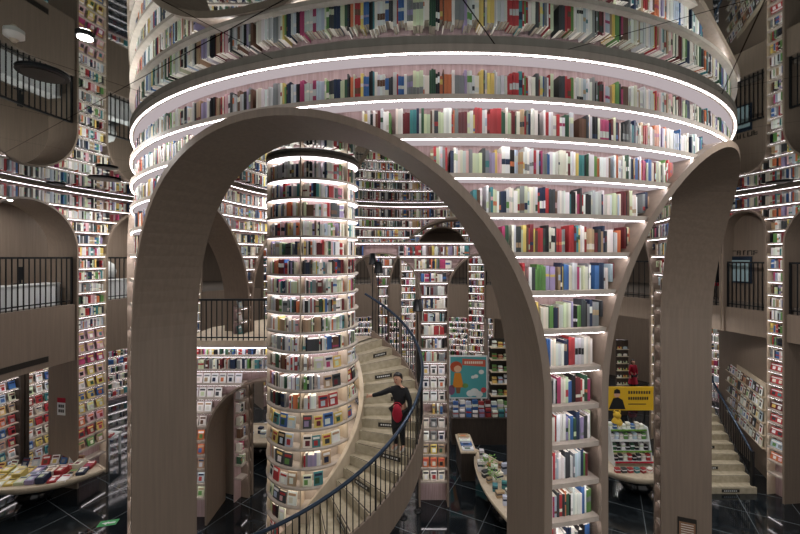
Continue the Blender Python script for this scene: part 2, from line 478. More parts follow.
    for c, lab in piers:
        for k in range(kmax + 1, 21):
            p, q = OUT.S(c) - hwid + .09, OUT.S(c) + hwid - .09
            if c > CEN[5] and k < 13:
                cols = [('white', 'grey'), ('white', 'navy'), ('pale blue', 'dark grey'), ('white', 'tan'), ('teal', 'white'), ('tan', 'dark red')]
                n = 2 if k < 7 else 1
                for j in range(n):
                    a = cols[(k + j) % 6]
                    put_display(inn, p + .14 + .24 * (1 - j) , rowz(k), .16, .22, a[0], a[1],
                                '%s book propped face out, %s shelf of the pier left of the column%s' % (a[0], ordn(k - kmax), '' if n == 1 else (', left one' if j == 0 else ', right one')), 'propped books on the inner pier')
            else:
                fill_books(inn, p, q, rowz(k), row_clear(k), wmean=.036, seed=500 + k + int(c), hk=(.6, .82))
tower()

# ================================================================== outer hall wall
PIER = [(90.0, 6.7), (102.72, 3.17), (112.2, 5.6), (127.5, 8.2), (150.6, 8.0), (170.8, 7.2), (190.0, 7.2), (209.0, 7.2), (228.0, 7.2), (246.7, 7.35), (266.7, 7.35), (285.5, 6.8)]
def apex(c): return 1.34 if 95 < c < 108 else 1.48
AH = [(HALL.S(c), HALL.S(h), Z(apex(c)) - HALL.S(h)) for c, h in PIER]
def hall():
    DEP = .28
    s0, s1 = HALL.S(84), HALL.S(300)
    root = thing('wall_bookcase', (*HALL.pt(HALL.S(180), .1), Z(.4)), 'long curved bookcase running round the hall above the outer arches', 'bookcase')
    zlow = min(a[2] for a in AH)
    back_panel(root, HALL, s0, s1, DEP, CEIL, Z(-.05), AH)
    board_set(root, HALL, s0, s1, 0, 3, AH, DEP, .05, 'led_hall', top=True)
    piers = []
    for i in range(len(AH) - 1):
        a, b = AH[i], AH[i + 1]
        p, q = a[0] + a[1], b[0] - b[1]
        piers.append((p, q, i))
    names = {0: 'right hall pier bookcase with red boxes on its low shelves', 1: 'thin hall pier bookcase left of the signed balcony', 2: 'hall pier bookcase behind the right arch',
             3: 'hall pier bookcase beyond the yellow poster', 4: 'distant hall pier bookcase seen through the book wall arch', 5: 'distant hall pier bookcase straight ahead',
             6: 'distant hall pier bookcase behind the column', 7: 'distant hall pier bookcase left of the column', 8: 'hall pier bookcase behind the landing',
             9: 'left hall pier bookcase with pink and yellow books on its low shelves', 10: 'hall pier bookcase beyond the left edge'}
    for p, q, i in piers:
        x, y = HALL.pt((p + q) / 2, .1)
        r = thing('pier_bookcase', (x, y, 0), names[i], 'bookcase')
        zb = Z(-2.3) if i == 1 else 0; kl = 10 if i == 1 else 21
        back_panel(r, HALL, p + .02, q - .02, DEP, Z(-.05), zb, [])
        board_set(r, HALL, p + .05, q - .05, 4, kl, [], DEP, 0, 'led_hall')
        for e in (p + .045, q - .057):
            mb = MB(); mb.pbox(HALL, e, e + .012, .005, DEP, zb, Z(.1)); mb.build('side_panel', 'pale', r)
    # arches
    adj = {0: 'at the right edge of the picture', 1: 'around the signed balcony on the right', 2: 'behind the right pillar of the tower', 3: 'seen through the right tower arch',
           4: 'far behind the yellow poster', 5: 'far behind the children poster', 6: 'far behind the book wall', 7: 'far behind the round column', 8: 'far left behind the landing',
           9: 'left of the tower, narrower looking one', 10: 'around the large left balcony', 11: 'beyond the left edge'}
    for i, a in enumerate(AH):
        mb = MB(); arch_frame(mb, HALL, a, Z(-2.3) if i in (1, 2) else 0, -.02, 1.0, .05, 32)
        o = mb.build('arch_frame', 'brown', None, (*HALL.pt(a[0], .4), 0)); tag(o, 'brown hall arch ' + adj[i], 'arch')
    # solid core behind the shelves
    mb = MB(); c1, c2 = AH[1][0] - AH[1][1] - .01, AH[2][0] + AH[2][1] + .01
    wall_panel(mb, HALL, s0, c1, .31, CEIL, 0, AH, .66); wall_panel(mb, HALL, c1, c2, .31, CEIL, Z(-2.3), AH, .66); wall_panel(mb, HALL, c2, s1, .31, CEIL, 0, AH, .66); tag(mb.build('wall_hall', 'brown'), kind='structure')
    # books
    for k in range(0, 4):
        for (p, q) in intervals(s0, s1, rowz(k), AH, .06):
            fill_books(HALL, p, q, rowz(k), row_clear(k), wmean=.038, seed=700 + k * 5 + int(p), hk=(.6, .85))
    for k in range(0, 4): fill_wedge(HALL, s0, s1, k, AH, .06, .038)
    RC = ['red', 'red', 'red', 'dark red', 'red', 'red', 'pale blue', 'orange', 'red', 'cream', 'white']
    LC = [('pink', 'yellow'), ('pink', 'yellow'), ('magenta', 'yellow'), ('pink', 'yellow'), ('yellow', 'white'), ('yellow', 'blue'), ('yellow', 'pale green'), ('pink', 'orange'), ('red', 'yellow'), ('tan', 'green'), ('white', 'tan')]
    for p, q, i in piers:
        for k in range(4, 10 if i == 1 else 21):
            a, b = p + .07, q - .07
            if i == 9 and k >= 11:
                cc = LC[min(k - 11, 10)]
                for j in range(3):
                    c1 = cc[0] if k < 14 or (j + k) % 3 else cc[1]
                    put_display(HALL, b - .14 - (b - a - .24) * j / 2, rowz(k), .19, .24, c1, cc[1] if c1 == cc[0] else cc[0],
                                '%s book facing out, %s from left, %s shelf from bottom, left hall pier' % (c1, ordn(j + 1), ordn(21 - k)), 'books on the left hall pier', fig=True)
            elif i == 0 and k >= 13:
                c1 = RC[min(k - 13, 10)]
                for j in range(2):
                    put_display(HALL, a + .12 + (b - a - .22) * (1 - j), rowz(k), .17, .2, c1, 'white' if c1 != 'white' else 'red',
                                '%s box facing out, %s from left, %s shelf from bottom, right hall pier' % (c1, ordn(j + 1), ordn(21 - k)), 'boxes on the right hall pier', depth=.06)
            else:
                fill_books(HALL, a, b, rowz(k), row_clear(k), wmean=.036, seed=900 + i * 31 + k, hk=(.6, .82))
hall()

# ================================================================== shell of the room
def shell():
    mb = MB(); n = 96
    ring = [(CX + 17.5 * math.cos(2 * math.pi * i / n), CY + 17.5 * math.sin(2 * math.pi * i / n)) for i in range(n)]
    mb.face([(x, y, 0) for x, y in ring]); mb.face([(x, y, -.15) for x, y in ring][::-1])
    for i in range(n):
        a, b = ring[i], ring[(i + 1) % n]; mb.face([(a[0], a[1], -.15), (b[0], b[1], -.15), (b[0], b[1], 0), (a[0], a[1], 0)])
    tag(mb.build('floor', 'floor', None, (CX, CY, 0)), kind='structure')
    mb = MB()
    ring = [(CX + 10.45 * math.cos(2 * math.pi * i / n), CY + 10.45 * math.sin(2 * math.pi * i / n)) for i in range(n)]
    mb.face([(x, y, CEIL) for x, y in ring][::-1]); mb.face([(x, y, CEIL + .08) for x, y in ring])
    tag(mb.build('ceiling', 'mirror', None, (CX, CY, CEIL)), kind='structure')
    # enclosing wall far outside, soffit over the galleries, gallery slab
    W = Arc(CX, CY, 17.0, -1); mb = MB(); mb.pbox(W, W.S(66), W.S(318), 0, .2, 0, CEIL, step=.6)
    tag(mb.build('wall_outer', 'brown'), kind='structure')
    G = Arc(CX, CY, 10.99, -1); mb = MB(); mb.pbox(G, G.S(80), G.S(304), 0, 6.1, Z(1.62), Z(1.72), step=.4)
    tag(mb.build('ceiling_gallery', 'ceil_dark'), kind='structure')
    G = Arc(CX, CY, 10.05, -1); mb = MB()
    mb.pbox(G, G.S(114), G.S(296), .2, 6.6, Z(-1.75), Z(-1.37), step=.4); mb.pbox(G, G.S(84), G.S(100), .2, 6.6, Z(-1.75), Z(-1.37), step=.4)
    mb.pbox(G, G.S(100), G.S(114), .2, 1.1, Z(-1.75), Z(-1.37), step=.4)
    tag(mb.build('floor_gallery', 'ceil_dark'), kind='structure')
    # back wall of the gallery rooms on both sides
    for nm, a0, a1 in (('left', 238, 302), ('right', 99, 118)):
        G = Arc(CX, CY, 12.6 if nm == 'left' else 11.02, -1); mb = MB(); mb.pbox(G, G.S(a0), G.S(a1), 0, .12, Z(-1.37), Z(1.62), step=.4)
        tag(mb.build('wall_gallery_' + nm, 'brown'), kind='structure')
    G = Arc(CX, CY, 10.4, -1); mb = MB(); mb.pbox(G, G.S(99.6), G.S(105.85), 0, .1, Z(-1.37), Z(1.33)); tag(mb.build('wall_alcove', 'brown'), kind='structure')
shell()

def railing(path, s0, s1, d, zb, zt, label, nb, group=None, low=.09):
    root = thing('balcony_railing', (*path.pt((s0 + s1) / 2, d), zb), label, 'railing', group)
    mb = MB(); mb.pbox(path, s0, s1, d - .03, d + .03, zt - .05, zt); mb.build('top_rail', 'black', root)
    mb = MB(); mb.pbox(path, s0, s1, d - .015, d + .015, zb + low, zb + low + .03); mb.build('bottom_rail', 'black', root)
    for i in range(nb + 1):
        s = s0 + .01 + (s1 - s0 - .02) * i / nb; x, y = path.pt(s, d); w = .022 if i in (0, nb) else .011
        mb = MB(); mb.box((x, y, (zb + zt - .05) / 2), (2 * w, 2 * w, zt - .05 - zb), None, s / path.r if path.curved else 0); mb.build('post' if i in (0, nb) else 'baluster', 'black', root)
    return root
def galleries():
    lab = {0: 'black balcony railing at the far right edge', 1: 'black balcony railing below the wall sign on the right', 2: 'black balcony railing with a red chair behind it',
           3: 'black balcony railing seen through the right tower arch', 4: 'distant black railing behind the yellow poster', 5: 'distant black railing right of the book wall pier', 6: 'distant black railing behind the left book wall arch',
           7: 'distant black railing hidden by the column', 8: 'distant black railing behind the landing', 9: 'black railing of the narrow left balcony', 10: 'black railing of the large left balcony', 11: 'black railing beyond the left edge'}
    for i, a in enumerate(AH):
        right = i <= 3
        p, q = a[0] - a[1] + .01, a[0] + a[1] - .01
        zt, zl = (Z(-1.36), Z(-2.98)) if not right else (Z(-1.55), Z(-2.3))
        mb = MB(); mb.pbox(HALL, p, q, .04, .20, zl, zt)
        tag(mb.build('balcony_parapet', 'brown', None, (*HALL.pt(a[0], .1), zl)), lab[i].replace('railing', 'x').replace('black ', '').replace('x', 'parapet').replace('distant balcony', 'distant') + ', plain brown panel', 'parapet')
        if i in (7, 8, 11): continue
        railing(HALL, p + .02, q - .02, .12, zt, Z(0.0) if not right else Z(-.14), lab[i], 18 if i in (9, 10) else (9 if i == 1 else 14), 'balcony railings')
    # dark slot in the left parapet
    a = AH[10]; mb = MB(); mb.pbox(HALL, a[0] - .55, a[0] + a[1] * .95, .03, .045, Z(-2.82), Z(-2.67)); tag(mb.build('air_vent', 'plate'), 'long dark air slot low on the left balcony parapet', 'vent')
    # ceiling spots in the balcony arches
    for i, l in ((10, 'small round spotlight in the soffit over the large left balcony'), (9, 'small round spotlight over the narrow left balcony'), (1, 'small round spotlight over the signed balcony')):
        a = AH[i]; x, y = HALL.pt(a[0], .5); z = a[2] + a[1] - .01
        t = thing('spotlight', (x, y, z), l, 'light')
        mb = MB(); mb.lathe((x, y, z - .015), [(.09, 0), (.09, .02)], 16); mb.build('ring', 'black', t)
        mb = MB(); mb.lathe((x, y, z - .022), [(.06, 0), (.06, .006)], 16); mb.build('lens', 'lamp', t)
    # white counters behind the left railings
    for i, l, f0, f1 in ((10, 'long white counter behind the large left balcony railing', -.95, .9), (9, 'white counter behind the narrow left balcony railing', -.9, .9)):
        a = AH[i]; x, y = HALL.pt(a[0], .75); t = thing('counter', (x, y, Z(-1.37)), l, 'counter')
        mb = MB(); mb.pbox(HALL, a[0] + a[1] * f0, a[0] + a[1] * f1, .5, .8, Z(-1.37), Z(-.78)); mb.build('body', 'white', t)
        mb = MB(); mb.pbox(HALL, a[0] + a[1] * f0, a[0] + a[1] * f1, .46, .9, Z(-.78), Z(-.74)); mb.build('worktop', 'white', t)
    a = AH[10]; x, y = HALL.pt(a[0] + .05, 1.6)
    t = thing('counter', (x, y, Z(-1.37)), 'higher white back counter on the large left balcony', 'counter')
    mb = MB(); mb.pbox(HALL, a[0] - .4, a[0] + 1.25, 1.4, 1.7, Z(-1.37), Z(-.42)); mb.build('body', 'white', t)
    mb = MB(); mb.pbox(HALL, a[0] - .4, a[0] + 1.25, 1.37, 1.75, Z(-.42), Z(-.38)); mb.build('worktop', 'white', t)
    x, y = HALL.pt(a[0] - .62, 1.0); t = thing('monitor', (x, y, Z(-.74)), 'black monitor on the counter of the large left balcony', 'monitor')
    tt, nn = HALL.frame(a[0] - .62); ang = math.atan2(tt.y, tt.x)
    mb = MB(); mb.box((x, y, Z(-.73)), (.2, .16, .02), None, ang); mb.build('foot', 'black', t)
    mb = MB(); mb.box((x, y, Z(-.66)), (.04, .03, .14), None, ang); mb.build('stand', 'black', t)
    mb = MB(); mb.box((x, y, Z(-.45)), (.12, .04, .36), None, ang); mb.build('screen', 'black', t)
    # white panda-coloured armchair on the narrow balcony
    a = AH[9]; x, y = HALL.pt(a[0] + a[1] * .42, 1.25); tt, nn = HALL.frame(a[0]); ang = math.atan2(tt.y, tt.x)
    t = thing('armchair', (x, y, Z(-1.37)), 'round backed white armchair with black seat on the narrow left balcony', 'chair')
    mb = MB(); mb.lathe((x, y, Z(-1.37)), [(.2, 0), (.22, .05), (.08, .1), (.08, .42)], 16); mb.build('base', 'black', t)
    mb = MB(); mb.lathe((x, y, Z(-.95)), [(.3, 0), (.38, .05), (.36, .22), (.15, .25)], 20); mb.build('seat', 'black', t)
    mb = MB(); mb.lathe((x + nn.x * .25, y + nn.y * .25, Z(-.85)), [(.15, 0), (.42, .1), (.48, .35), (.4, .6), (.2, .72), (.02, .74)], 20, sx=1, sy=.4, rz=ang); mb.build('backrest', 'white', t)
    # right balcony: sign, lit notice, red chair
    a = AH[1]; G = Arc(CX, CY, 10.4, -1); s = G.S(104.6)
    t = thing('wall_sign', (*G.pt(s, 0), Z(.13)), 'row of dark letters on the brown wall above the pale notice', 'sign')
    for j, wd in enumerate((.10, .10, .13, .10, .06, .13, .10)):
        mb = MB(); u = s + .52 - .15 * j
        g = .02
        mb.pbox(G, u + wd / 2 - g, u + wd / 2, -.02, 0, Z(.06), Z(.2)); mb.pbox(G, u - wd / 2, u + wd / 2, -.02, 0, Z(.18), Z(.2))
        if j % 2: mb.pbox(G, u - wd / 2, u - wd / 2 + g, -.02, 0, Z(.06), Z(.2))
        if j % 3 == 0: mb.pbox(G, u - wd / 2, u + wd / 2, -.02, 0, Z(.12), Z(.14))
        mb.build('letter', 'plate', t)
    t = thing('wall_notice', (*G.pt(s, 0), Z(-.75)), 'pale blue notice panel on the wall behind the right balcony railing', 'notice')
    mb = MB(); mb.pbox(G, s - .3, s + .32, -.05, -.01, Z(-.8), Z(.02)); mb.build('frame', 'navy', t)
    mb = MB(); mb.pbox(G, s - .26, s + .28, -.055, -.05, Z(-.75), Z(-.1)); o = mb.build('panel', simple('pale_blue', '#a8c4cc', .5), t)
    a = AH[2]; x, y = HALL.pt(a[0] - a[1] * .45, .62)
    t = thing('red_chair', (x, y, Z(-1.37) ), 'red chair with black back behind the right balcony railing', 'chair')
    mb = MB(); mb.box((x, y, Z(-.9)), (.42, .42, .09), None, .5); mb.build('seat', 'red', t)
    mb = MB(); mb.box((x + .18, y + .1, Z(-.52)), (.06, .4, .72), None, .5); mb.build('backrest', 'coat', t)
    for sx in (-.16, .16):
        for sy in (-.16, .16):
            mb = MB(); mb.tube([(x + sx, y + sy, Z(-1.369)), (x + sx, y + sy, Z(-.94))], .015, 6); mb.build('leg', 'black', t)
galleries()

# ================================================================== round column of books
def column():
    cx, cy = -1.8, 7.9
    root = thing('column_bookcase', (cx, cy, 0), 'round column of books with ring shelves inside the large arch', 'bookcase')
    mb = MB(); mb.lathe((cx, cy, Z(-2.2)), [(.68, 0), (.68, CEIL - Z(-2.2))], 40); mb.build('core', 'niche', root)
    mb = MB(); mb.lathe((cx, cy, 0), [(.68, 0), (.68, Z(-2.2))], 40); mb.build('lower_core', 'board', root)
    full = 2 * math.pi * .93
    rows = [('t', CEIL - .075)] + [(k, bz(k)) for k in range(0, 22)]
    for k, z in rows:
        mb = MB(); mb.lathe((cx, cy, z), [(.66, 0), (.93, 0), (.93, .04 if k != 't' else .074), (.66, .04 if k != 't' else .074)], 48); mb.build('shelf', 'board', root)
        if k == 't' or k < 22:
            mb = MB(); mb.lathe((cx, cy, z - .006), [(.895, 0), (.915, 0), (.915, .005), (.895, .005), (.895, 0)], 48); mb.build('light_strip', 'led_soft' if k == 't' or k < 11 else 'led_warm', root)
    for j in range(6):
        s = COLU.S(-2 + 60 * j); mb = MB(); mb.pbox(COLU, s - .012, s + .012, .012, .26, 0, CEIL - .08); mb.build('divider', 'pale', root)
    for k in range(0, 21):
        for j in range(6):
            a0, a1 = -2 + 60 * j, 58 + 60 * j
            if 100 < a0 < 210: continue
            p, q = COLU.S(a0) + .02, COLU.S(a1) - .02
            front = -65 < a0 < 65
            if k >= 10 and front or k >= 13:
                tread = lambda deg: -5.0 + .0191 * deg
                zr = B0 - DB * k
                amid = (a0 + a1) / 2
                if amid > 180: amid -= 360
                # shelves near the stair stringer stay empty
                q2 = q
                lim = (zr + 5.0 - .1) / .0191          # angle where the stringer crosses this shelf
                alo = a0 if a0 < 180 else a0 - 360; ahi = alo + 60
                if lim < alo + 12: continue
                if lim < ahi: q2 = p + (q - p) * max(0, (lim - alo - 6) / 60)
                cur = p + .02; n = 0
                rng = random.Random(k * 10 + j)
                if k < 12 and j in (0, 5) or k % 3 == 0:
                    run = rng.uniform(.15, .4); e = min(q2, cur + run)
                    fill_books(COLU, cur, e, rowz(k) - .005, row_clear(k), wmean=.036, seed=1300 + k * 9 + j, hk=(.66, .86)); cur = e + .03
                while cur + .2 < q2:
                    c1 = rng.choice(['white', 'cream', 'black', 'red', 'pale blue', 'blue', 'tan', 'pale green', 'dark grey', 'white', 'yellow', 'teal']); c2 = rng.choice(['black', 'white', 'yellow', 'red', 'navy'])
                    if c2 == c1: c2 = 'tan'
                    w = rng.uniform(.15, .19); n += 1
                    col_disp.append((COLU, cur + w / 2, rowz(k) - .005, w, rng.uniform(.2, .25), c1, c2, k, alo, n))
                    cur += w + rng.uniform(.02, .07)
            else:
                fill_books(COLU, p, q, rowz(k) - .005, row_clear(k), wmean=.032, seed=1100 + k * 9 + j, hk=(.66, .88), where='column', shelf=k + 1)
col_disp = []
column()
cnt = {}
for (path, s, z, w, h, c1, c2, k, alo, n) in sorted(col_disp, key=lambda e: (e[7], e[1] if e[1] < 3.2 else e[1] - 2 * math.pi * .93)):
    if not -130 < alo < 110: continue
    cnt[k] = cnt.get(k, 0) + 1
    put_display(path, s, z, w, h, c1, c2, '%s book facing out with %s title, %s from left, %s shelf up the column' % (c1, c2, ordn(cnt[k]), ordn(22 - k)), 'books facing out on the column', lean=.12, ins=.05)

# ================================================================== spiral staircase
SX, SY = -1.8, 7.9
def spt(deg, r): return (SX + r * math.sin(rad(deg)), SY - r * math.cos(rad(deg)))
def staircase():
    n = 27; d = 241.0 / n; rise = 4.6 / n
    root = thing('spiral_staircase', (SX, SY, 0), 'beige spiral staircase with dark railing winding round the book column', 'staircase')
    RIN, RX = 1.04, 2.24
    for i in range(n):
        a0 = -89 + d * i; a1 = a0 + d + .8; zt = rise * (i + 1); zb = max(0, zt - rise - .16)
        mb = MB(); m = 4; vs = []
        for j in range(m + 1):
            a = a0 + (a1 - a0) * j / m; p, q = spt(a, RIN), spt(a, RX)
            zz = zb + (rise * j / m if i else 0) * (1 if zb > 0 else 0)
            vs += [(p[0], p[1], zz), (q[0], q[1], zz), (q[0], q[1], zt), (p[0], p[1], zt)]
        fs = [(0, 1, 2, 3), tuple(4 * m + k for k in (3, 2, 1, 0))]
        for j in range(m):
            for k in range(4): fs.append((4 * j + k, 4 * j + (k + 1) % 4, 4 * j + 4 + (k + 1) % 4, 4 * j + 4 + k))
        mb.mesh(vs, fs); st = mb.build('step', 'tread', root)
        # dark non-slip nosing line
        mb = MB(); p, q = spt(a0 + .5, RIN + .06), spt(a0 + .5, RX - .06); p2, q2 = spt(a0 + 1.1, RIN + .06), spt(a0 + 1.1, RX - .06)
        mb.hexa([(p[0], p[1], zt), (q[0], q[1], zt), (q2[0], q2[1], zt), (p2[0], p2[1], zt)], [(p[0], p[1], zt + .003), (q[0], q[1], zt + .003), (q2[0], q2[1], zt + .003), (p2[0], p2[1], zt + .003)]); mb.build('nosing', 'darkwood', st)
        if i % 2 == 1:
            mb = MB(); r0 = 1.38 if (i // 2) % 2 else 1.62; p, q = spt(a0 - .05, r0), spt(a0 - .05, r0 + .42); tx = Vector((q[0] - p[0], q[1] - p[1], 0)); nrm = Vector((tx.y, -tx.x, 0)).normalized() * -.006
            t0 = Vector((math.cos(rad(a0)), math.sin(rad(a0)), 0)) * -.008
            o = Vector((p[0], p[1], zt - .13)); mb.obox(o, tx, t0, (0, 0, .085)); pl = mb.build('sign_plate', 'plate', st)
            mb = MB()
            for e in range(7):
                mb.obox(o + tx * (.12 + .11 * e) + t0 * 1.05 + Vector((0, 0, .03)), tx * .07, t0 * .15, (0, 0, .03))
            mb.build('plate_lettering', 'white', pl)
    def helix(name, r0, r1, lo, hi, mat, a0=-89, a1=152, step=4):
        mb = MB(); m = int((a1 - a0) / step); vs = []
        for j in range(m + 1):
            a = a0 + (a1 - a0) * j / m; z = rise * (a + 89) / d + rise; p, q = spt(a, r0), spt(a, r1)
            zl = max(0, z + lo)
            vs += [(p[0], p[1], zl), (q[0], q[1], zl), (q[0], q[1], z + hi), (p[0], p[1], z + hi)]
        fs = [(0, 1, 2, 3), tuple(4 * m + k for k in (3, 2, 1, 0))]
        for j in range(m):
            for k in range(4): fs.append((4 * j + k, 4 * j + (k + 1) % 4, 4 * j + 4 + (k + 1) % 4, 4 * j + 4 + k))
        mb.mesh(vs, fs, None, False); return mb.build(name, mat, root)
    helix('outer_stringer', RX, RX + .05, -.62, .02, 'brown')
    helix('inner_stringer', .955, RIN, -.34, .2, 'pale', -89, 150)
    # handrail
    pts = []
    for j in range(61):
        a = -86 + (157 + 86) * j / 60; z = rise * (a + 89) / d + rise * .5 + .95; p = spt(a, RX + .025); pts.append((p[0], p[1], z))
    mb = MB(); mb.tube(pts, .032, 8); mb.build('handrail', 'navy', root)
    m = 92
    for j in range(m):
        a = -86 + 236 * (j + .5) / m; z0 = rise * (a + 89) / d + rise + .015; z1 = rise * (a + 89) / d + rise * .5 + .93; p = spt(a, RX + .025)
        mb = MB(); mb.tube([(p[0], p[1], z0), (p[0], p[1], z1)], .0095 if j % 12 else .018, 5); mb.build('baluster', 'black', root)
    # short inner railing at the top flight
staircase()

# ================================================================== landing with its wall
LZ = Z(-2.1)
LND = Line((-5.6, 9.5), (-1.62, 9.5))
def landing():
    poly = [(-5.6, 9.5), (-2.45, 9.5), (-2.3, 8.82), (-1.8, 8.84), (-1.33, 8.73), (-.68, 9.84), (-.8, 10.15), (-1.6, 10.15), (-1.6, 13.6), (-4.0, 13.6), (-5.6, 11.4)]
    mb = MB(); mb.face([(x, y, LZ) for x, y in poly]); mb.face([(x, y, LZ - .12) for x, y in poly][::-1])
    for a, b in zip(poly, poly[1:] + poly[:1]): mb.face([(a[0], a[1], LZ - .12), (b[0], b[1], LZ - .12), (b[0], b[1], LZ), (a[0], a[1], LZ)])
    tag(mb.build('floor_landing', 'pale'), kind='structure')
    ar = [(5.6 - 3.32, 1.5, Z(-4.62))]
    root = thing('landing_bookcase', (*LND.pt(1.2, .1), 0), 'bookcase wall with an arch under the railed landing left of the column', 'bookcase')
    W = LND.len
    back_panel(root, LND, 0, W, .3, LZ - .125, 0, ar)
    mb = MB()
    for k in range(11, 22):
        for (p, q) in intervals(0, W, bz(k) + .02, ar, .05):
            mb = MB(); mb.pbox(LND, p, q, 0, .3, bz(k), bz(k) + BT); mb.build('shelf', 'board', root)
            mb = MB(); mb.pbox(LND, p + .02, q - .02, .014, .034, bz(k) - .006, bz(k) - .001); mb.build('light_strip', 'led_hall', root)
    mb = MB(); mb.pbox(LND, 0, W, 0, .3, LZ - .17, LZ - .122); mb.build('shelf', 'board', root)
    mb = MB(); mb.pbox(LND, .02, W - .02, .014, .034, LZ - .177, LZ - .172); mb.build('light_strip', 'led', root)
    mb = MB(); arch_frame(mb, LND, ar[0], 0, -.02, 1.0, .05, 32); tag(mb.build('arch_frame', 'brown', None, (*LND.pt(ar[0][0], .5), 0)), 'brown arch under the landing left of the column', 'arch')
    mb = MB(); wall_panel(mb, LND, 0, W, .33, LZ - .13, 0, ar, .6); tag(mb.build('wall_landing', 'brown'), kind='structure')
    for k in (11, 12):
        for (p, q) in intervals(0, W, rowz(k), ar, .07):
            cl = row_clear(k) if k > 11 else (LZ - .17 - rowz(11))
            fill_books(LND, p + .01, q - .01, rowz(k), cl, wmean=.031, seed=1500 + k + int(p), hk=(.66, .86))
    cs = [('white', 'grey'), ('white', 'dark grey'), ('white', 'tan'), ('cream', 'brown'), ('orange', 'white'), ('orange', 'tan'), ('tan', 'navy'), ('pale blue', 'navy'), ('pale green', 'tan'), ('cream', 'orange')]
    for k in range(13, 22):
        for si, (p, q) in enumerate(intervals(0, W, rowz(k) + .25, ar, .08)):
            if si: continue
            q = min(q, half_left(ar[0], rowz(k)))
            n = int((q - p - .06) / .22)
            for j in range(n):
                a = cs[(k - 13) % 10]
                put_display(LND, q - .12 - .2 * (n - 1 - j), rowz(k), .165, .23, a[0], a[1], '%s book facing out, %s from left, %s shelf below the landing edge' % (a[0], ordn(j + 1), ordn(k - 10)), 'books facing out below the landing', lean=.2)
def half_left(a, z): return a[0] - half_at(a, z, .08) if half_at(a, z, .08) else 1e9
landing()
r = railing(Line((-5.55, 9.56), (-2.6, 9.56)), 0, 2.95, 0, LZ, LZ + 1.05, 'black railing along the landing left of the book column', 22, 'balcony railings', .06)

# stair-side wall text on the inner left jamb
def jamb_sign():
    a = OUT.S(CEN[5]) + HW if False else OUT.S(CEN[0]) - HW   # right jamb as seen through the large arch
    # the jamb face lies along the radius; letters sit a little inside the opening
    t = None
    ang = a / RO
    nrm = Vector((math.cos(ang), math.sin(ang), 0))
    dirr = Vector((math.sin(ang), -math.cos(ang), 0))      # outwards
    t = thing('wall_sign', (CX + dirr.x * 5.3, CY + dirr.y * 5.3, Z(-.85)), 'small dark lettering on the brown jamb above the landing railing', 'sign')
    for j, w in enumerate((.09, .05, .09, .09, .04, .08)):
        o = Vector((CX, CY, Z(-.87))) + dirr * (5.56 - .105 * j) + nrm * .004
        mb = MB(); mb.obox(o, -dirr * w * .3, nrm * .006, (0, 0, .1)); mb.obox(o + Vector((0, 0, .08)), -dirr * w, nrm * .006, (0, 0, .02))
        if j % 2 == 0: mb.obox(o, -dirr * w, nrm * .006, (0, 0, .02))
        mb.build('letter', 'black', t)
jamb_sign()

# ================================================================== straight book wall with two arches
IW = Line((-2.0, 10.2), (3.75, 10.2))
def inner_wall():
    ar = [(2.0 - .51, 1.02, Z(-.94)), (2.0 + 2.335, 1.02, Z(-.94))]
    W = IW.len; top = bz(3) + BT
    root = thing('arched_bookcase', (*IW.pt(2.9, .1), 0), 'book wall with two small arches standing behind the spiral staircase', 'bookcase')
    back_panel(root, IW, 0, W, .28, top, 0, ar)
    for k in range(3, 22):
        for (p, q) in intervals(0, W, bz(k) + .02, ar, .045):
            mb = MB(); mb.pbox(IW, p, q, 0, .28, bz(k), bz(k) + BT); mb.build('shelf', 'board', root)
            mb = MB(); mb.pbox(IW, p + .02, q - .02, .014, .034, bz(k) - .006, bz(k) - .001); mb.build('light_strip', 'led_hall', root)
    for a, l in zip(ar, ('left small arch of the book wall behind the staircase', 'right small arch of the book wall over the children poster')):
        mb = MB(); arch_frame(mb, IW, a, 0, -.02, .62, .045, 32); tag(mb.build('arch_frame', 'brown', None, (*IW.pt(a[0], .3), 0)), 'brown ' + l, 'arch')
    mb = MB(); wall_panel(mb, IW, 0, W, .31, top, 0, ar, .28); tag(mb.build('wall_inner', 'brown'), kind='structure')
    for k in range(4, 22):
        for si, (p, q) in enumerate(intervals(0, W, rowz(k), ar, .06)):
            if k >= 13 and 2.4 < (p + q) / 2 < 3.5:
                cols = ['white', 'white', 'white', None, 'cream', 'white', 'tan', 'orange', 'cream']
                c1 = cols[(k - 13) % 9]
                if c1 is None: fill_books(IW, p + .3, q - .05, rowz(k), row_clear(k), wmean=.05, seed=5); continue
                for j in range(3):
                    cc = c1 if (k not in (17, 18, 19) or j != 1) else 'yellow' if k == 19 else 'grey'
                    put_display(IW, p + .13 + (q - p - .26) * j / 2, rowz(k), .17, .24, cc, 'dark grey' if cc != 'orange' else 'red',
                                '%s book facing out, %s from left, %s shelf from bottom, pier behind the stair' % (cc, ordn(j + 1), ordn(22 - k)), 'books facing out on the pier behind the stair', lean=.15)
            else:
                fill_books(IW, p + .02, q - .02, rowz(k), row_clear(k), wmean=.034, seed=1700 + k * 5 + si, hk=(.62, .86))
inner_wall()

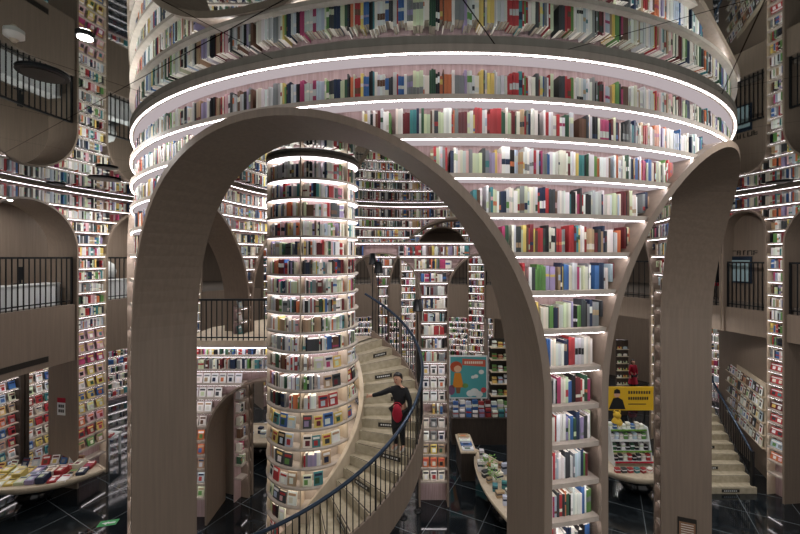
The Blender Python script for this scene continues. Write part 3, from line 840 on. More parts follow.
# ================================================================== straight stairs on the right
def right_stairs():
    x0, x1, y0 = 7.9, 10.1, 10.75
    root = thing('staircase', (9, 11, 0), 'straight beige staircase with dark side railing at the far right', 'staircase')
    n = 17
    xe = lambda i: x1 + .085 * i
    for i in range(n):
        y = y0 + .28 * i; zt = .17 * (i + 1)
        x0 = .70 * (y + .3); mb = MB(); mb.box(((x0 + xe(i)) / 2, y + .15, zt / 2), (xe(i) - x0, .30, zt)); st = mb.build('step', 'tread', root)
        mb = MB(); mb.box(((x0 + xe(i)) / 2, y + .03, zt + .0015), (xe(i) - x0 - .1, .02, .003)); mb.build('nosing', 'darkwood', st)
        if i % 2 == 0:
            mb = MB(); xc = xe(i) - (.75 if (i // 2) % 2 == 0 else 1.0) - .03 * i; mb.box((xc, y - .004, zt - .085), (.5, .008, .085)); pl = mb.build('sign_plate', 'plate', st)
            mb = MB()
            for e in range(7): mb.box((xc - .17 + .055 * e, y - .0085, zt - .085), (.035, .002, .03))
            mb.build('plate_lettering', 'white', pl)
    pts = [(xe(i) - .04, y0 + .28 * i + .1, .17 * (i + 1) + .95) for i in range(n)]
    mb = MB(); mb.tube(pts, .035, 8); mb.build('handrail', 'navy', root)
    mb = MB(); mb.tube([(p[0], p[1], p[2] - .8) for p in pts], .015, 6); mb.build('bottom_rail', 'black', root)
    mb = MB(); mb.box((pts[0][0], pts[0][1], .65), (.07, .07, 1.02)); mb.build('newel_post', 'black', root)
    for i in range(n - 1):
        for e in (.33, .67, 1):
            a, b = Vector(pts[i]), Vector(pts[i + 1]); p = a.lerp(b, e)
            mb = MB(); mb.tube([p - Vector((0, 0, .8)), p], .01, 5); mb.build('baluster', 'black', root)
    # display wall beside the stairs: slanted rack of cards
    A, B = Vector((10.75, 11.25, 0)), Vector((12.1, 14.1, 0))
    rk = Line((A.x, A.y), (B.x, B.y)); rk.n = -rk.n
    rk = Line((B.x, B.y), (A.x, A.y)); 
    mid = rk.pt(rk.len / 2, 0)
    t = thing('card_rack', (mid[0], mid[1], 1.0), 'tall display rack of pale cards beside the right staircase', 'rack')
    mb = MB(); mb.pbox(rk, 0, rk.len, .06, .1, .95, 2.95); mb.build('back_panel', 'pale', t)
    for j in range(5):
        mb = MB(); mb.pbox(rk, 0, rk.len, -.02, .06, 1.0 + .38 * j, 1.02 + .38 * j); mb.build('shelf', 'pale', t)
    mb = MB(); mb.pbox(Line((B.x, B.y + .6), (A.x, A.y)), -.1, rk.len + .5, .22, .34, 0, Z(-1.75)); tag(mb.build('wall_stair', 'brown'), kind='structure')
    for j in range(5):
        for i in range(12):
            c1 = R.choice(['white', 'cream', 'tan', 'white', 'pale blue', 'dark grey', 'brown']); 
            put_display(rk, .2 + (rk.len - .4) * i / 11, 1.022 + .38 * j, .2, .28, c1, R.choice(['red', 'navy', 'brown', 'black']) if c1 not in ('brown',) else 'white',
                        '%s card, %s from left, %s row up, on the rack beside the right staircase' % (c1, ordn(i + 1), ordn(j + 1)), 'cards on the rack by the right stairs', ins=-.005, depth=.015, lean=.12, name='display_card')
right_stairs()

# ================================================================== floor furniture
def boat_table(c, L, Wd, rz, label, h=.75):
    """lens shaped table with a curved hull on a black bowl foot"""
    x, y = c; t = thing('display_table', (x, y, 0), label, 'table')
    ca, sa = math.cos(rz), math.sin(rz)
    def P(u, v, z): return (x + ca * u - sa * v, y + sa * u + ca * v, z)
    n = 28
    def outline(k, l):  # k scale width, l scale length
        top = [(-L * l + 2 * L * l * i / n) for i in range(n + 1)]
        w = [Wd * k * (1 - (abs(u) / (L * l)) ** 2.2) for u in top]
        return [(u, -v) for u, v in zip(top, w)] + [(u, v) for u, v in zip(top[::-1][1:-1], w[::-1][1:-1])]
    rings = [(outline(.3, .45), h - .34), (outline(.68, .74), h - .27), (outline(.92, .93), h - .14), (outline(1, 1), h), (outline(.95, .96), h), (outline(.95, .96), h - .04)]
    vs = [P(u, v, z) for o, z in rings for u, v in o]; m = len(rings[0][0]); fs = []
    for i in range(len(rings) - 1):
        for k in range(m): fs.append((i * m + k, i * m + (k + 1) % m, (i + 1) * m + (k + 1) % m, (i + 1) * m + k))
    mb = MB(); mb.mesh(vs, fs, None, True); mb.face(vs[:m][::-1]); mb.face(vs[-m:]); mb.build('hull', 'pale', t)
    mb = MB(); mb.lathe((x, y, 0), [(.16, 0), (.3, .04), (.42, .2), (.44, .3), (.3, h - .34)], 28); mb.build('foot', 'glassy', t)
    return t, P
def lying_book(p, w, d, th, rz, c1, c2, label, group, name='magazine', tilt=0):
    ca, sa = math.cos(rz), math.sin(rz); X = Vector((ca, sa, 0)); Y = Vector((-sa * math.cos(tilt), ca * math.cos(tilt), math.sin(tilt))); N = X.cross(Y)
    o = Vector(p) - X * w / 2 - Y * d / 2 + Vector((0, 0, abs(math.sin(tilt)) * d / 2))
    mb = MB(); mb.obox(o, X * w, Y * d, N * th, vary(PC[c1], R, .1)); e = N * .002
    mb.obox(o + N * th + X * w * .1 + Y * d * .7, X * w * .8, Y * d * .18, e, vary(PC[c2], R, .1))
    mb.obox(o + N * th + X * w * .2 + Y * d * .15, X * w * .5, Y * d * .4, e, vary(PC[R.choices(PN, PW)[0]], R, .1))
    b = mb.build(name, 'col', None, p); return tag(b, label, 'book', group)
def small_box(p, d, rz, c1, c2, label, name='gift_box', cat='box', group=None):
    mb = MB(); mb.box((p[0], p[1], p[2] + d[2] / 2), d, vary(PC[c1], R, .1), rz)
    mb.box((p[0], p[1], p[2] + d[2] * .62), (d[0] * 1.02, d[1] * 1.02, d[2] * .2), vary(PC[c2], R, .1), rz)
    return tag(mb.build(name, 'col', None, p), label, cat, group)
def plant(p, h, label, n=40, r=.16):
    t = thing('potted_plant', p, label, 'plant')
    mb = MB(); mb.lathe(p, [(.05, 0), (.08, .1), (.085, .12), (.07, .115)], 14); mb.build('pot', 'pot', t)
    mb = MB(); rng = random.Random(int(h * 1000))
    for i in range(n):
        a = rng.uniform(0, 6.283); e = rng.uniform(.1, 1); rr = r * math.sqrt(rng.random()); b = Vector((p[0] + rr * math.cos(a), p[1] + rr * math.sin(a), p[2] + .12 + h * e))
        d = Vector((math.cos(a), math.sin(a), rng.uniform(-.3, .8))).normalized(); s = d.cross(Vector((0, 0, 1))).normalized()
        l = rng.uniform(.06, .1); mb.face([b, b + d * l * .5 + s * l * .3, b + d * l, b + d * l * .5 - s * l * .3])
    mb.build('foliage', 'leaf', t)
    mb = MB(); mb.tube([(p[0], p[1], p[2] + .1), (p[0], p[1], p[2] + .1 + h * .8)], .01, 5); mb.build('stem', 'leaf', t)
    return t
def furniture():
    # --- left magazine table
    t, P = boat_table((-10.0, 10.45), 1.75, .74, rad(8), 'pale boat shaped table heaped with magazines at the lower left')
    G = 'magazines on the left table'
    rows = [(-1, 'front'), (0, 'second'), (1, 'third'), (2, 'back')]
    for ri, rn in rows:
        nmax = 0
        for i in range(11):
            u = -1.35 + .255 * i; v = -.66 + .29 * (ri + 1)
            if abs(v) > .71 * (1 - (abs(u) / 1.66) ** 2.2) - .12: continue
            nmax += 1
            if u < -.2: c1, c2 = R.choice([('yellow', 'grey'), ('yellow', 'black'), ('cream', 'yellow'), ('yellow', 'white')])
            elif u < .35: c1, c2 = R.choice([('pale blue', 'navy'), ('white', 'green'), ('lilac', 'navy'), ('dark grey', 'white'), ('pale green', 'navy')])
            else: c1, c2 = R.choice([('red', 'white'), ('white', 'red'), ('navy', 'white'), ('cream', 'brown'), ('tan', 'green')])
            lying_book(P(u, v, .715), .21, .26, R.choice([.03, .05, .08, .12, .17]), rad(8) + R.uniform(-.15, .15), c1, c2, '%s magazine with %s title, %s from left in the %s row, left table' % (c1, c2, ordn(nmax), rn), G, tilt=.12)
    for i in range(9):
        u = -1.1 + .24 * i; c1 = ['yellow', 'white', 'navy', 'pale blue', 'red', 'white', 'blue', 'cream', 'tan'][i]
        lying_book(P(u, .60 * (1 - (abs(u) / 1.66) ** 2.2) - .04, .715), .19, .25, .02, rad(8) + R.uniform(-.2, .2), c1, 'dark red' if c1 != 'red' else 'white', '%s book propped upright, %s from left at the back of the left table' % (c1, ordn(i + 1)), 'propped books on the left table', 'propped_book', tilt=1.15)
    # --- table under the landing arch
    t, P = boat_table((-4.75, 12.9), 1.5, .7, rad(-12), 'pale boat shaped table with blue goods behind the landing arch')
    for i in range(9):
        c1 = ['blue', 'pale blue', 'blue', 'white', 'navy', 'white', 'blue', 'grey', 'cream'][i]
        small_box(P(-.9 + .23 * i, R.uniform(-.28, .2), .711), (.16, .12, R.uniform(.1, .26)), R.uniform(-.4, .4), c1, 'white' if c1 != 'white' else 'blue', '%s goods box, %s from left, on the table behind the landing arch' % (c1, ordn(i + 1)), group='boxes behind the landing arch')
    small_box((-3.75, 11.6, 0), (.5, .35, .8), .1, 'black', 'dark grey', 'black box stand beside the column under the landing', 'box_stand')
    # --- low table with red books left
    t = thing('low_table', (-9.95, 12.7, 0), 'low table with white legs behind the left hall pier', 'table')
    mb = MB(); mb.box((-9.95, 12.7, .73), (.9, .6, .04)); mb.build('tabletop', 'white', t)
    for sx in (-.4, .4):
        for sy in (-.25, .25): mb = MB(); mb.box((-9.95 + sx, 12.7 + sy, .355), (.05, .05, .71)); mb.build('leg', 'white', t)
    for i in range(3): lying_book((-10.2 + .27 * i, 12.6, .75), .22, .28, .06, .1 * i, 'red', 'white', 'red book stack on the low white table, %s from left' % ordn(i + 1), 'books on the low table', 'table_book')
    # --- boat table right of centre
    t, P = boat_table((2.78, 9.6), 2.25, .6, rad(101), 'pale boat shaped table with small gifts and plants right of the staircase')
    k = 0
    for i in range(8):
        for v in (.3, .02, -.3):
            u = 1.75 - .3 * i
            if abs(v) > .57 * (1 - (abs(u) / 2.15) ** 2.2) - .08: continue
            k += 1; c1 = R.choice(['white', 'white', 'pale blue', 'tan', 'cream', 'dark grey', 'teal', 'orange', 'pale green']); c2 = 'navy' if c1 != 'dark grey' else 'white'
            side = {.3: 'left', .02: 'middle', -.3: 'right'}[v]
            small_box(P(u + R.uniform(-.03, .03), v, .711), (R.uniform(.12, .2), R.uniform(.08, .16), R.uniform(.12, .3)), R.uniform(-.5, .5), c1, c2,
                      '%s gift box, %s from the tip in the %s file, boat table beside stair' % (c1, ordn(i + 1), side), group='gift boxes on the centre table')
    plant(P(1.0, -.02 + .16, .711), .3, 'leafy green plant in white pot on the boat table right of the staircase', 60, .2)
    plant(P(.55, .16, .711), .16, 'low pale green plant on the boat table right of the staircase', 40, .14)
    # --- poster counter in the far arch
    t = thing('counter', (3.0, 13.9, 0), 'dark wooden counter below the children poster', 'counter')
    mb = MB(); mb.box((3.3, 13.9, .46), (2.9, .7, .92)); mb.build('body', 'darkwood', t)
    mb = MB(); mb.box((3.3, 13.9, .94), (2.96, .76, .04)); mb.build('worktop', 'darkwood', t)
    for i in range(11):
        c1 = ['pale blue', 'white', 'blue', 'white', 'lilac', 'red', 'white', 'teal', 'pale blue', 'red', 'white'][i]
        small_box((2.0 + .235 * i, 13.68, .96), (.18, .12, .2 + .04 * (i % 3)), R.uniform(-.2, .2), c1, 'navy' if i % 2 else 'red' if c1 != 'red' else 'white', '%s packet, %s from left in the front row on the dark counter' % (c1, ordn(i + 1)), group='packets on the dark counter')
        c1 = ['blue', 'white', 'pale blue', 'blue', 'red', 'dark red', 'white', 'pale green', 'green', 'tan', 'white'][i]
        small_box((2.05 + .235 * i, 14.0, .96), (.19, .12, .42 + .05 * (i % 2)), R.uniform(-.2, .2), c1, 'white' if c1 != 'white' else 'blue', '%s carton, %s from left in the back row on the dark counter' % (c1, ordn(i + 1)), group='cartons on the dark counter')
    # poster board
    px, py, pz, pw, ph = 2.55, 14.2, 1.42, 1.42, 1.6
    t = thing('poster', (px, py, .96), 'teal poster board with a child in orange and a red title band', 'poster')
    mb = MB(); mb.box((px, py, pz + ph / 2), (pw, .04, ph)); mb.box((px - .5, py, (pz + .96) / 2), (.05, .04, pz - .96)); mb.box((px + .5, py, (pz + .96) / 2), (.05, .04, pz - .96)); mb.build('board', 'white', t)
    def flat(name, col, poly, k):
        mb = MB(); y = py - .022 - .003 * k
        mb.face([(px - pw / 2 + pw * u, y, pz + ph * v) for u, v in poly]); mb.build(name, simple('print_' + name, col, .55), t)
    flat('background_print', '#4fa3a8', [(.03, .03), (.97, .03), (.97, .97), (.03, .97)], 0)
    def circ(u, v, r, sq=1, n=20): return [(u + r * math.cos(6.283 * i / n), v + r * sq * math.sin(6.283 * i / n)) for i in range(n)]
    flat('title_print', '#c9604c', [(.34, .78), (.95, .74), (.95, .9), (.34, .93)], 1)
    for i in range(9): flat('title_letter', '#e8dfcf', [(.40 + .055 * i, .81), (.435 + .055 * i, .81), (.435 + .055 * i, .87), (.40 + .055 * i, .87)], 2)
    flat('hair_print', '#b7502e', circ(.18, .74, .16, .8), 1); flat('face_print', '#e5b894', circ(.22, .69, .1, .8), 2)
    flat('dress_print', '#dd8f2f', [(.14, .6), (.3, .6), (.38, .26), (.08, .26)], 1); flat('legs_print', '#8a5a3a', [(.17, .26), (.3, .26), (.28, .12), (.19, .12)], 1)
    for ck, (u, v, r_) in enumerate(((.55, .12, .1), (.66, .15, .12), (.78, .1, .1), (.62, .5, .05), (.7, .52, .06), (.84, .62, .07))): flat('cloud_print', '#dfe7e4', circ(u, v, r_, .75), 1 + .4 * ck)
    flat('rock_print', '#7d5576', circ(.06, .2, .09, 1.3), 1); flat('star_print', '#c94a4f', circ(.9, .2, .07, .9), 4); flat('bush_print', '#6c9a55', circ(.42, .3, .08, .7), 1)
    # shelf of toys right of the poster
    t = thing('toy_shelf', (3.95, 14.3, .96), 'shelf of greenish toys right of the children poster', 'shelf')
    mb = MB(); mb.box((4.0, 14.5, 2.3), (1.2, .04, 2.6)); mb.build('back_panel', 'plate', t)
    for j in range(5): mb = MB(); mb.box((4.0, 14.32, 1.5 + .45 * j), (1.2, .32, .03)); mb.build('shelf', 'pale', t)
    for j in range(5):
        for i in range(5):
            c1 = R.choice(['white', 'green', 'pale green', 'pale blue', 'tan', 'yellow'])
            small_box((3.55 + .22 * i, 14.3, 1.515 + .45 * j), (.15, .12, R.uniform(.15, .3)), 0, c1, R.choice(['navy', 'red', 'brown']), '%s toy packet, %s from left, %s shelf up, toy shelf by the poster' % (c1, ordn(i + 1), ordn(j + 1)), 'toy_packet', 'toy', 'packets on the toy shelf')
    # low book stand next to the pier
    t = thing('book_stand', (2.05, 11.9, 0), 'narrow dark stand topped with books beside the pier', 'stand')
    mb = MB(); mb.box((2.05, 11.9, .42), (.42, 1.1, .84)); mb.build('body', 'darkwood', t)
    mb = MB(); mb.box((2.05, 11.9, .86), (.48, 1.16, .04)); mb.build('top', 'pale', t)
    for i in range(4): lying_book((2.05, 11.5 + .27 * i, .882), .34, .22, .05, 0, ['white', 'blue', 'white', 'tan'][i], ['navy', 'white', 'red', 'brown'][i], '%s book lying on the narrow dark stand, %s from front' % (['white', 'blue', 'white', 'tan'][i], ordn(i + 1)), 'books on the narrow stand', 'table_book')
    # --- right gift table behind the right tower arch
    t, P = boat_table((6.75, 10.9), 1.3, .75, rad(0), 'pale boat shaped table with gift racks behind the right tower arch')
    x, y = P(-.05, .1, 0)[:2]
    t = thing('gift_rack', (x, y, .71), 'white and green tiered gift rack with a red strip on the right table', 'rack')
    for j in range(4):
        mb = MB(); mb.box((x, y + .1 * j, .82 + .26 * j), (1.1, .3, .02)); mb.build('tier', 'white', t)
        mb = MB(); mb.box((x, y + .1 * j - .15, .835 + .26 * j), (1.1, .012, .05)); mb.build('edge_strip', ['red', 'leaf', 'red', 'leaf'][j] if j != 2 else 'white', t)
    for sx in (-.55, .55): mb = MB(); mb.obox((x + sx - .012, y - .12, .711), (.024, 0, 0), (0, .3, 0), (0, .25, 1.0)); mb.build('side_panel', 'white', t)
    for j in range(4):
        for i in range(8):
            c1 = [['black', 'red', 'white', 'dark grey'], ['black', 'dark green', 'black', 'white'], ['white', 'pale blue', 'white', 'green'], ['white', 'cream', 'blue', 'white']][j][(i * 3 + j) % 4]
            small_box((x - .46 + .132 * i, y + .1 * j, .831 + .26 * j), (.1, .1, .13 + .05 * ((i + j) % 2)), 0, c1, 'white' if c1 != 'white' else 'pale green', '%s gift packet, %s from left, %s tier up on the white gift rack' % (c1, ordn(i + 1), ordn(j + 1)), 'gift_packet', 'packet', 'packets on the gift rack')
    for i, (c1, u) in enumerate((('red', -.7), ('dark grey', -.52), ('red', -.34), ('teal', -.16), ('red', .02), ('white', .2), ('pink', .38))):
        small_box(P(u, -.32, .711), (.13, .1, .12), .1 * i, c1, 'white' if c1 != 'white' else 'red', '%s small packet on the table front edge, %s from left, right gift table' % (c1, ordn(i + 1)), 'gift_packet', 'packet', 'packets at the front of the right table')
    # yellow plush heap as a round cushion toy
    t = thing('plush_toy', (x - .2, y + .42, 1.62), 'yellow plush toy on top of the white gift rack', 'toy')
    yel = simple('yellow_plush', '#d8b23a', .9)
    mb = MB(); mb.lathe((x - .2, y + .38, 1.622), [(.06, 0), (.13, .05), (.15, .14), (.1, .24), (.02, .27)], 16); mb.build('body', yel, t)
    mb = MB(); mb.lathe((x - .2, y + .38, 1.87), [(.02, 0), (.1, .05), (.11, .11), (.07, .18), (.01, .2)], 16); mb.build('head', yel, t)
    for sx in (-.08, .08): mb = MB(); mb.lathe((x - .2 + sx, y + .38, 2.03), [(.01, 0), (.04, .03), (.01, .08)], 10); mb.build('ear', yel, t)
    # yellow poster behind
    px, py, pz, pw, ph = 7.62, 12.6, 1.62, 1.55, .78
    t = thing('poster', (px, py, 0), 'yellow banner with a portrait and dark text above the right gift table', 'poster')
    ym = simple('yellow_banner', '#e0b423', .5)
    mb = MB(); mb.box((px, py, pz + ph / 2), (pw, .03, ph)); mb.build('board', ym, t)
    for sx in (-.5, .5): mb = MB(); mb.box((px + sx, py + .03, pz / 2 + .1), (.04, .03, pz + .2)); mb.build('stand_leg', 'black', t)
    def flat2(name, mat, poly, k):
        mb = MB(); yy = py - .017 - .002 * k; mb.face([(px - pw / 2 + pw * u, yy, pz + ph * v) for u, v in poly]); mb.build(name, mat, t)
    flat2('portrait_suit', M['coat'], [(.04, .05), (.4, .05), (.34, .45), (.24, .56), (.14, .52)], 1)
    flat2('portrait_face', M['skin'], circ(.22, .68, .065, 1.9), 2); flat2('portrait_hair', M['hair'], [(.15, .72), (.29, .72), (.28, .86), (.22, .92), (.16, .86)], 3)
    for j, (v, a, b) in enumerate(((.7, .46, .95), (.45, .46, .9))):
        nl = 9
        for e in range(nl):
            u = a + (b - a) * e / nl; flat2('text_character', M['plate'], [(u, v), (u + .035, v), (u + .035, v + .13), (u, v + .13)], 1)
    flat2('text_line', M['plate'], [(.46, .25), (.84, .25), (.84, .29), (.46, .29)], 1)
    # tall dark floor shelves glimpsed through the right arch
    for i, (xx, yy, l) in enumerate(((8.0, 15.6, 'tall card carousel left of the red dressed visitor'), (9.4, 16.1, 'tall card carousel behind the red dressed visitor'))):
        t = thing('card_carousel', (xx, yy, 0), l, 'rack')
        mb = MB(); mb.box((xx, yy, 1.6), (.5, .06, 3.2)); mb.build('panel', 'darkwood', t)
        ln = Line((xx - .25, yy - .05), (xx + .25, yy - .05))
        for j in range(9):
            mb = MB(); mb.box((xx, yy - .06, .4 + .3 * j), (.5, .08, .02)); mb.build('shelf', 'pale', t)
            for e in range(2):
                c1 = R.choice(['white', 'cream', 'yellow', 'pale blue', 'pale green'])
                put_display(ln, .13 + .24 * e, .412 + .3 * j, .17, .22, c1, R.choice(['navy', 'red', 'black']), '%s card, %s from left, %s row up, %s' % (c1, ordn(e + 1), ordn(j + 1), 'left card carousel' if i == 0 else 'right card carousel'), 'cards on the carousels', ins=.0, depth=.02, name='display_card')
    # --- display bookcases under the left balcony
    for i, a in enumerate((256.2, 260.7, 265.2)):
        G2 = Arc(CX, CY, 12.2, -1); s = G2.S(a); hw = .46
        lab = ['right', 'middle', 'left'][i]
        t = thing('display_case', (*G2.pt(s, .1), 0), '%s display case of face out picture books under the large left balcony' % lab, 'bookcase')
        mb = MB(); mb.pbox(G2, s - hw, s + hw, .28, .32, 0, Z(-1.78)); mb.build('back_panel', 'board', t)
        for e in (-hw, hw - .1): mb = MB(); mb.pbox(G2, s + e, s + e + .1, -.06, .3, 0, Z(-1.78)); mb.build('side_panel', 'darkwood', t)
        for j in range(13):
            z = .35 + .34 * j
            mb = MB(); mb.pbox(G2, s - hw + .1, s + hw - .1, 0, .28, z, z + .025); mb.build('shelf', 'board', t)
            mb = MB(); mb.pbox(G2, s - hw + .1, s + hw - .1, .02, .04, z - .007, z - .002); mb.build('light_strip', 'led_hall', t)
            if j < 12:
                for e in range(3):
                    c1 = R.choice(['orange', 'white', 'pale blue', 'blue', 'cream', 'yellow', 'pale green', 'teal', 'red', 'tan']); c2 = R.choice(['white', 'navy', 'dark red']) if c1 != 'white' else 'orange'
                    put_display(G2, s + hw - .21 - (2 * hw - .42) * e / 2, z + .026, .17, .23, c1, c2, '%s picture book, %s from left, %s shelf up, %s balcony case' % (c1, ordn(e + 1), ordn(j + 1), lab), 'picture books under the left balcony')
    for i, (a0, a1, l) in enumerate(((116, 130, 'far ground floor bookcase behind the yellow banner'), (139, 156, 'far ground floor bookcase behind the toy shelf'), (160, 176, 'far ground floor bookcase straight behind the children poster'),
                                     (181, 199, 'far ground floor bookcase behind the left book wall arch'), (226, 242, 'far ground floor bookcase behind the left hall pier'))):
        G3 = Arc(CX, CY, 16.2, -1); s0, s1 = G3.S(a0), G3.S(a1)
        t = thing('distant_bookcase', (*G3.pt((s0 + s1) / 2, .1), 0), l, 'bookcase')
        mb = MB(); mb.pbox(G3, s0, s1, .3, .34, 0, Z(-1.78)); mb.build('back_panel', 'niche', t)
        for e in (s0, s1 - .06): mb = MB(); mb.pbox(G3, e, e + .06, -.03, .3, 0, Z(-1.78)); mb.build('side_panel', 'pale', t)
        for j in range(13):
            z = .2 + .37 * j
            mb = MB(); mb.pbox(G3, s0 + .06, s1 - .06, 0, .3, z, z + .03); mb.build('shelf', 'board', t)
            mb = MB(); mb.pbox(G3, s0 + .08, s1 - .08, .02, .05, z - .007, z - .002); mb.build('light_strip', 'led_hall', t)
            if j < 12: fill_books(G3, s0 + .1, s1 - .1, z + .03, .33, wmean=.05, seed=2000 + i * 40 + j, hk=(.6, .85))
    # sign on the left jamb
    a = AH[10]; sL = a[0] - a[1]
    tt, nn = HALL.frame(sL); x, y = HALL.pt(sL, .52)
    o = Vector((x, y, Z(-4.6))) + tt * .006
    t = thing('notice_sign', o, 'white notice with a red header on the left brown jamb', 'sign')
    mb = MB(); mb.obox(o - nn * .14, nn * .28, tt * .01, (0, 0, .36)); mb.build('board', 'white', t)
    mb = MB(); mb.obox(o - nn * .14 + Vector((0, 0, .37)), nn * .28, tt * .01, (0, 0, .13)); mb.build('header', 'red', t)
    for j in range(2):
        for e in range(3):
            mb = MB(); mb.obox(o - nn * (.1 - .07 * e) + tt * .01 + Vector((0, 0, .22 - .14 * j)), nn * .055, tt * .003, (0, 0, .09)); mb.build('character', 'plate', t)
    # notice at the foot of the right tower pillar
    a = AO[2]; ang = (a[0] + a[1]) / RO; dirr = Vector((math.sin(ang), -math.cos(ang), 0)); tn = Vector((-math.cos(ang), -math.sin(ang), 0))
    o = Vector((CX, CY, Z(-5.35))) + dirr * 5.18 + tn * .006
    t = thing('notice_sign', o, 'small dark framed notice low on the right tower pillar', 'sign')
    mb = MB(); mb.obox(o, dirr * .3, tn * .012, (0, 0, .36)); mb.build('frame', 'plate', t)
    mb = MB(); mb.obox(o + dirr * .02 + tn * .012 + Vector((0, 0, .02)), dirr * .26, tn * .003, (0, 0, .26)); mb.build('print', simple('notice_print', '#8d6a52', .5), t)
    for j in range(5): mb = MB(); mb.obox(o + dirr * .05 + tn * .015 + Vector((0, 0, .05 + .045 * j)), dirr * .2, tn * .002, (0, 0, .012)); mb.build('text_line', 'pot', t)
    # floor decals
    mb = MB(); mb.box((-7.35, 9.57, .002), (.42, .22, .004), None, .25); d = mb.build('floor_sticker', simple('green_sticker', '#3f9d5b', .5)); tag(d, 'green arrow sticker on the black floor at the lower left', 'sticker')
    mb = MB(); mb.face([(-7.5, 9.55, .0045), (-7.35, 9.62, .0045), (-7.36, 9.5, .0045)]); mb.box((-7.27, 9.585, .0045), (.16, .05, .001), None, .25); mb.build('arrow_print', 'white', d)
    t = thing('floor_lettering', (8.1, 9.98, 0), 'white lettering on the black floor beside the right tower pillar', 'lettering')
    for j in range(4): mb = MB(); mb.box((.81 * (9.75 + .16 * j), 9.75 + .16 * j, .002), (.13, .11, .004), None, -.68); mb.build('character', 'white', t)
    # lampshades along the book wall
    for i, (x, y, z, w, l) in enumerate(((.47, 10.0, Z(-1.42), .14, 'black lampshade at the left edge of the book wall pier'), (-.56, 9.95, Z(-.42), .12, 'black lampshade in the upper left book wall arch, right one'),
                                        (-.72, 9.95, Z(-.2), .1, 'black lampshade in the upper left book wall arch, left one'), (.1, 9.75, Z(-3.15), .18, 'black floor lamp shade just above the woman on the stairs'))):
        t = thing('floor_lamp', (x, y, 0), l, 'lamp')
        mb = MB(); mb.lathe((x, y, z), [(w, 0), (w * 1.05, .012), (w, .02), (w * .7, .3), (w * .68, .3), (w * .96, .02)], 20); mb.build('shade', 'black', t)
        mb = MB(); mb.tube([(x, y, .03), (x, y, z + .25)], .012, 6); mb.build('pole', 'black', t)
        mb = MB(); mb.lathe((x, y, 0), [(.09, 0), (.09, .02), (.02, .03)], 16); mb.build('base', 'black', t)
    # ceiling fixtures
    for (u, v, rr, lit, l) in ((43, 73, .22, False, 'large black round speaker on the mirror ceiling, upper left'), (85, 35, .07, True, 'lit round downlight on the mirror ceiling, upper left'),
                               (107, 167, .2, False, 'black round disc on the ceiling left of the tower'), (105, 178.5, .34, False, 'wide black disc on the ceiling behind the left disc'), (56, 186, .2, False, 'black ceiling disc above the large left balcony'),
                               (779, 184.5, .26, False, 'black ceiling disc above the right hall wall')):
        y = F * (CEIL - EYE) / (257 - v); x = (u - 400) / F * y
        if v > 182: y -= .35; x = (u - 400) / F * y
        t = thing('ceiling_fixture', (x, y, CEIL), l, 'light')
        mb = MB(); mb.lathe((x, y, CEIL - .05), [(rr * .97, .028), (rr, .036), (rr * .95, .05)], 28); mb.build('ring', 'black', t)
        mb = MB(); mb.lathe((x, y, CEIL - .03), [(rr * .78, 0), (rr * .78, .006)], 28); mb.build('lens', 'lamp' if lit else 'plate', t)
    y = F * 1.9 / 220; x = (14 - 400) / F * y; t = thing('smoke_detector', (x, y, CEIL), 'cream smoke detector on the mirror ceiling at the upper left', 'detector')
    mb = MB(); mb.lathe((x, y, CEIL - .05), [(.04, 0), (.07, .02), (.07, .05)], 20); mb.build('body', 'pot', t)
    mb = MB(); mb.lathe((x, y, CEIL - .075), [(.015, 0), (.03, .02), (.03, .026)], 16); mb.build('sensor', 'pale', t)
furniture()

